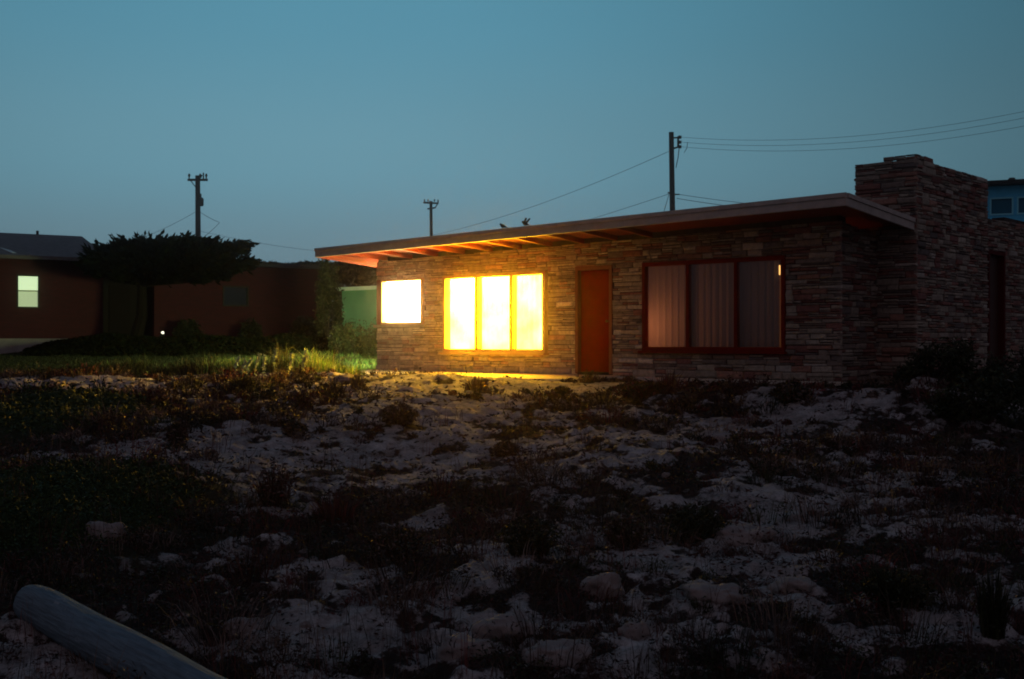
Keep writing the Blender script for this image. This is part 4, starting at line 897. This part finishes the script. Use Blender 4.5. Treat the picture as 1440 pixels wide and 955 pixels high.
# ------------------------------------------------------------------ garden light, log, rocks, birds
p = atd(228, 470, 38.2); e = empty('garden_light', (p.x, p.y, .35), 'small lit white spotlight on the ground beside the dark porch', 'light')
m = MB(); m.tube([(p.x, p.y, .3), (p.x, p.y, p.z - .05)], .02, 6); m.build('stake', DARKM, e)
m = MB(); hd = Vector(p) ; ax = (right * .5 + up * .9 - fwd * .6).normalized(); m.tube([hd - ax * .12, hd + ax * .05], [.05, .06], 12, caps=True); m.build('housing', DARKM, e)
m = MB(); m.tube([hd + ax * .052, hd + ax * .09, hd + ax * .11], [.05, .04, .02], 12); m.build('lens', mat('lit_lens', (1, 1, .9), emit=(1, .95, .72), estr=1.6), e)
rock_m = mat('pale_rock', (.25, .215, .205), .9, .2, .30, 6, .7, 25)
def rock(px, py, wpx, hpx, label, group='pale rocks and sandy clods on the lot', mt=rock_m):
    x, y = gpt(px, py); D = depth(x, y); w = wpx * D / F / 2; h = hpx * D / F; z = gz(x, y)
    import bmesh
    bm = bmesh.new(); bmesh.ops.create_icosphere(bm, subdivisions=4, radius=1); sd = random.random() * 50
    from mathutils import noise as mn
    for v in bm.verts:
        c = v.co.copy(); k_ = 1 + .40 * mn.noise(c * 1.1 + Vector((sd, 0, 0))) + .2 * mn.noise(c * 2.9 + Vector((0, sd, 0))) + .09 * mn.noise(c * 7 + Vector((0, 0, sd)))
        if c.z > .35: c.z = .35 + (c.z - .35) * .6
        v.co = Vector((c.x * w * k_, c.y * w * .75 * k_, c.z * h * k_))
    me = bpy.data.meshes.new('rock'); bm.to_mesh(me); bm.free(); o = link('rock', me, mt, smooth=True); o.location = (x, y, z + h * .1); o.rotation_euler.z = random.random() * .6 + fa + math.pi / 2
    return tag(o, label, 'rock', group)
for a in [(152, 780, 50, 24, 'pale rock at the right foot of the dark green mound'), (655, 925, 78, 24, 'low rounded rock at the bottom centre'), (712, 905, 84, 26, 'long low rock just behind the bottom centre rock'),
          (780, 945, 100, 24, 'wide pale rock cut by the bottom edge'), (1008, 868, 84, 22, 'pale flat rock in the right foreground'), (1118, 842, 66, 20, 'whitish flat rock right of the foreground bush'),
          (890, 918, 44, 26, 'small rock at the bottom right of centre'), (1040, 765, 90, 26, 'broad sandy clod beside the dark rounded bush'), (1300, 552, 42, 16, 'pale rock at the foot of the chimney'),
          (346, 885, 56, 16, 'pale flat stone right of the log'), (192, 560, 34, 14, 'warm lit stone at the grass edge'), (486, 540, 40, 9, 'bright yellow lit stone by the house corner'),
          (362, 546, 20, 10, 'small lit stone under the bright grass'), (1000, 622, 60, 14, 'pale clod on the sand before the dark window'), (850, 850, 60, 26, 'grey rock in the middle foreground'),
          (75, 550, 30, 12, 'pale stone at the far left sand edge')]: rock(*a)
sc_lab = 'small pale stone scattered on the sandy lot'
for _ in range(30):
    px = random.uniform(40, 1400); py = random.uniform(570, 930); rock(px, py, random.uniform(7, 18) * (py / 750), random.uniform(3, 8), sc_lab, 'small scattered stones')

# log
la = gpt(62, 878); lz = -.86
a = atd(66, 851, 6.6); b_ = atd(300, 985, 4.95); a.z = gz(a.x, a.y) + .10; b_.z = gz(b_.x, b_.y) + .08
a.z += .05; b_.z += .04
a = atd(40, 846, (CAM[2] - a.z) * F / 371); b_ = atd(268, 970, (CAM[2] - b_.z) * F / 490); c_ = b_ + (b_ - a) * .6
nseg, nr = 70, 40; V = []; ax = (c_ - a).normalized(); rr = ax.cross(up).normalized(); uu = rr.cross(ax); Ln = (c_ - a).length
from mathutils import noise as mn
prof = [(0, .30), (.004, .6), (.012, .82), (.03, .95), (.05, 1.0)]
for i_ in range(nseg):
    t_ = i_ / (nseg - 1); s_ = t_ ** 1.3
    pr = np.interp(s_, [0, .0005, .008, .02, .05, 1], [.02, .70, .88, .95, 1, 1.12])
    for k in range(nr):
        an = 2 * math.pi * k / nr; rad = .118 * pr * (1 + .10 * mn.noise(Vector((math.cos(an) * 1.2, math.sin(an) * 1.2, s_ * 5))) + .03 * mn.noise(Vector((math.cos(an) * 14, math.sin(an) * 14, s_ * 4))) + .05 * mn.noise(Vector((math.cos(an) * 5, math.sin(an) * 5, s_ * 7))))
        V.append(tuple(a + ax * Ln * s_ + (rr * math.cos(an) + uu * math.sin(an)) * rad))
Fl = np.array([(i_ * nr + k, i_ * nr + (k + 1) % nr, (i_ + 1) * nr + (k + 1) % nr, (i_ + 1) * nr + k) for i_ in range(nseg - 1) for k in range(nr)])
lmn = bpy.data.materials.new('weathered_wood'); lmn.use_nodes = True; t = lmn.node_tree; n = t.nodes; l = t.links; b = n['Principled BSDF']; b.inputs['Roughness'].default_value = .95; b.inputs['Specular IOR Level'].default_value = .15
co = n.new('ShaderNodeTexCoord')
grain = n.new('ShaderNodeMapping'); 
rot = ax.to_track_quat('X', 'Z').to_euler(); grain.vector_type = 'TEXTURE'; grain.inputs['Rotation'].default_value = rot; grain.inputs['Scale'].default_value = (9, 1, 1); l.new(co.outputs['Object'], grain.inputs[0])
n1 = n.new('ShaderNodeTexNoise'); n1.inputs['Scale'].default_value = 60; n1.inputs['Detail'].default_value = 6; l.new(grain.outputs[0], n1.inputs['Vector'])
n2 = n.new('ShaderNodeTexNoise'); n2.inputs['Scale'].default_value = 4.5; n2.inputs['Detail'].default_value = 7; n2.inputs['Roughness'].default_value = .65; l.new(co.outputs['Object'], n2.inputs['Vector'])
r1 = rampn(n1.outputs['Fac'], [(.3, (.10, .14, .17)), (.55, (.145, .20, .24)), (.75, (.17, .24, .285))]); r2 = rampn(n2.outputs['Fac'], [(.62, (0, 0, 0)), (.66, (1, 1, 1))])
bc = n.new('ShaderNodeRGB'); bc.outputs[0].default_value = (.26, .30, .33, 1); l.new(mixc(r2, r1, bc.outputs[0]), b.inputs['Base Color'])
bp = n.new('ShaderNodeBump'); bp.inputs['Strength'].default_value = 1; bp.inputs['Distance'].default_value = .02; l.new(n1.outputs['Fac'], bp.inputs['Height']); l.new(bp.outputs[0], b.inputs['Normal'])
tag(link('log', mesh_np('log', np.array(V), Fl, None, True), lmn), 'grey blue weathered log lying in the lower left corner', 'log')

# birds on the roof edge
birdm = mat('dark_feathers', (.035, .028, .028), .8, .2, .2, 20)
def bird(px, facing, wing, label, fl=1.0):
    x = min((abs(720 + F * lateral(s_ * .01, -1.12) / depth(s_ * .01, -1.12) - px), s_ * .01) for s_ in range(-60, 1170))[1]; z = ztop(x, -1.12) + .012; y = -1.12
    e = empty('bird', (x, y, z), label, 'bird', 'birds on the roof edge'); s_ = facing * fl
    m = MB(); m.tube([(x - s_ * .105, y, z + .035), (x - s_ * .06, y, z + .050), (x - s_ * .02, y, z + .062), (x + s_ * .02, y, z + .078), (x + s_ * .042, y, z + .098), (x + s_ * .058, y, z + .108), (x + s_ * .072, y, z + .106)], [.006, .020, .033, .032, .020, .019, .008], 10); m.build('body', birdm, e, smooth=True)
    m = MB(); m.tube([(x + s_ * .07, y, z + .106), (x + s_ * .095, y, z + .102)], [.006, .001], 6); m.build('beak', birdm, e)
    m = MB(); m.hexa([(x - s_ * .09, y - .012, z + .03), (x - s_ * .09, y + .012, z + .03), (x - s_ * .15, y + .016, z + .02), (x - s_ * .15, y - .016, z + .02), (x - s_ * .09, y - .012, z + .04), (x - s_ * .09, y + .012, z + .04), (x - s_ * .15, y + .016, z + .026), (x - s_ * .15, y - .016, z + .026)]); m.build('tail', birdm, e)
    for k in (-1, 1):
        m = MB()
        if wing: m.hexa([(x - s_ * .03, y + k * .02, z + .07), (x + s_ * .03, y + k * .02, z + .07), (x - s_ * .06, y + k * .05, z + .17), (x - s_ * .10, y + k * .05, z + .16), (x - s_ * .03, y + k * .03, z + .07), (x + s_ * .03, y + k * .03, z + .07), (x - s_ * .06, y + k * .055, z + .17), (x - s_ * .10, y + k * .055, z + .16)])
        else: m.tube([(x + s_ * .02, y + k * .025, z + .07), (x - s_ * .03, y + k * .032, z + .055), (x - s_ * .10, y + k * .015, z + .045)], [.012, .02, .003], 8)
        m.build('wing', birdm, e)
        m = MB(); m.tube([(x, y + k * .012, z + .045), (x + s_ * .005, y + k * .014, z)], .004, 5); m.build('leg', birdm, e)
bird(707, -1, False, 'small dark bird perched on the roof edge, left one'); bird(738, -1, True, 'small dark bird with raised wings on the roof edge, right one')

# ------------------------------------------------------------------ thin volume added to give the lit windows a halo
m = MB(); m.box(CAM[0] - 940, CAM[0] + 940, CAM[1] - 940, CAM[1] + 940, -3.2, 16.0)
hz = bpy.data.materials.new('halo_haze'); hz.use_nodes = True; t = hz.node_tree; n = t.nodes; n.clear()
pv = n.new('ShaderNodeVolumePrincipled'); pv.inputs['Color'].default_value = (.95, .72, .66, 1); pv.inputs['Density'].default_value = .0015; pv.inputs['Anisotropy'].default_value = .984
o = n.new('ShaderNodeOutputMaterial'); t.links.new(pv.outputs[0], o.inputs['Volume'])
tag(m.build('added_haze', hz), 'thin volume added over the lot to give the lit windows a halo', 'added_haze', kind='stuff')
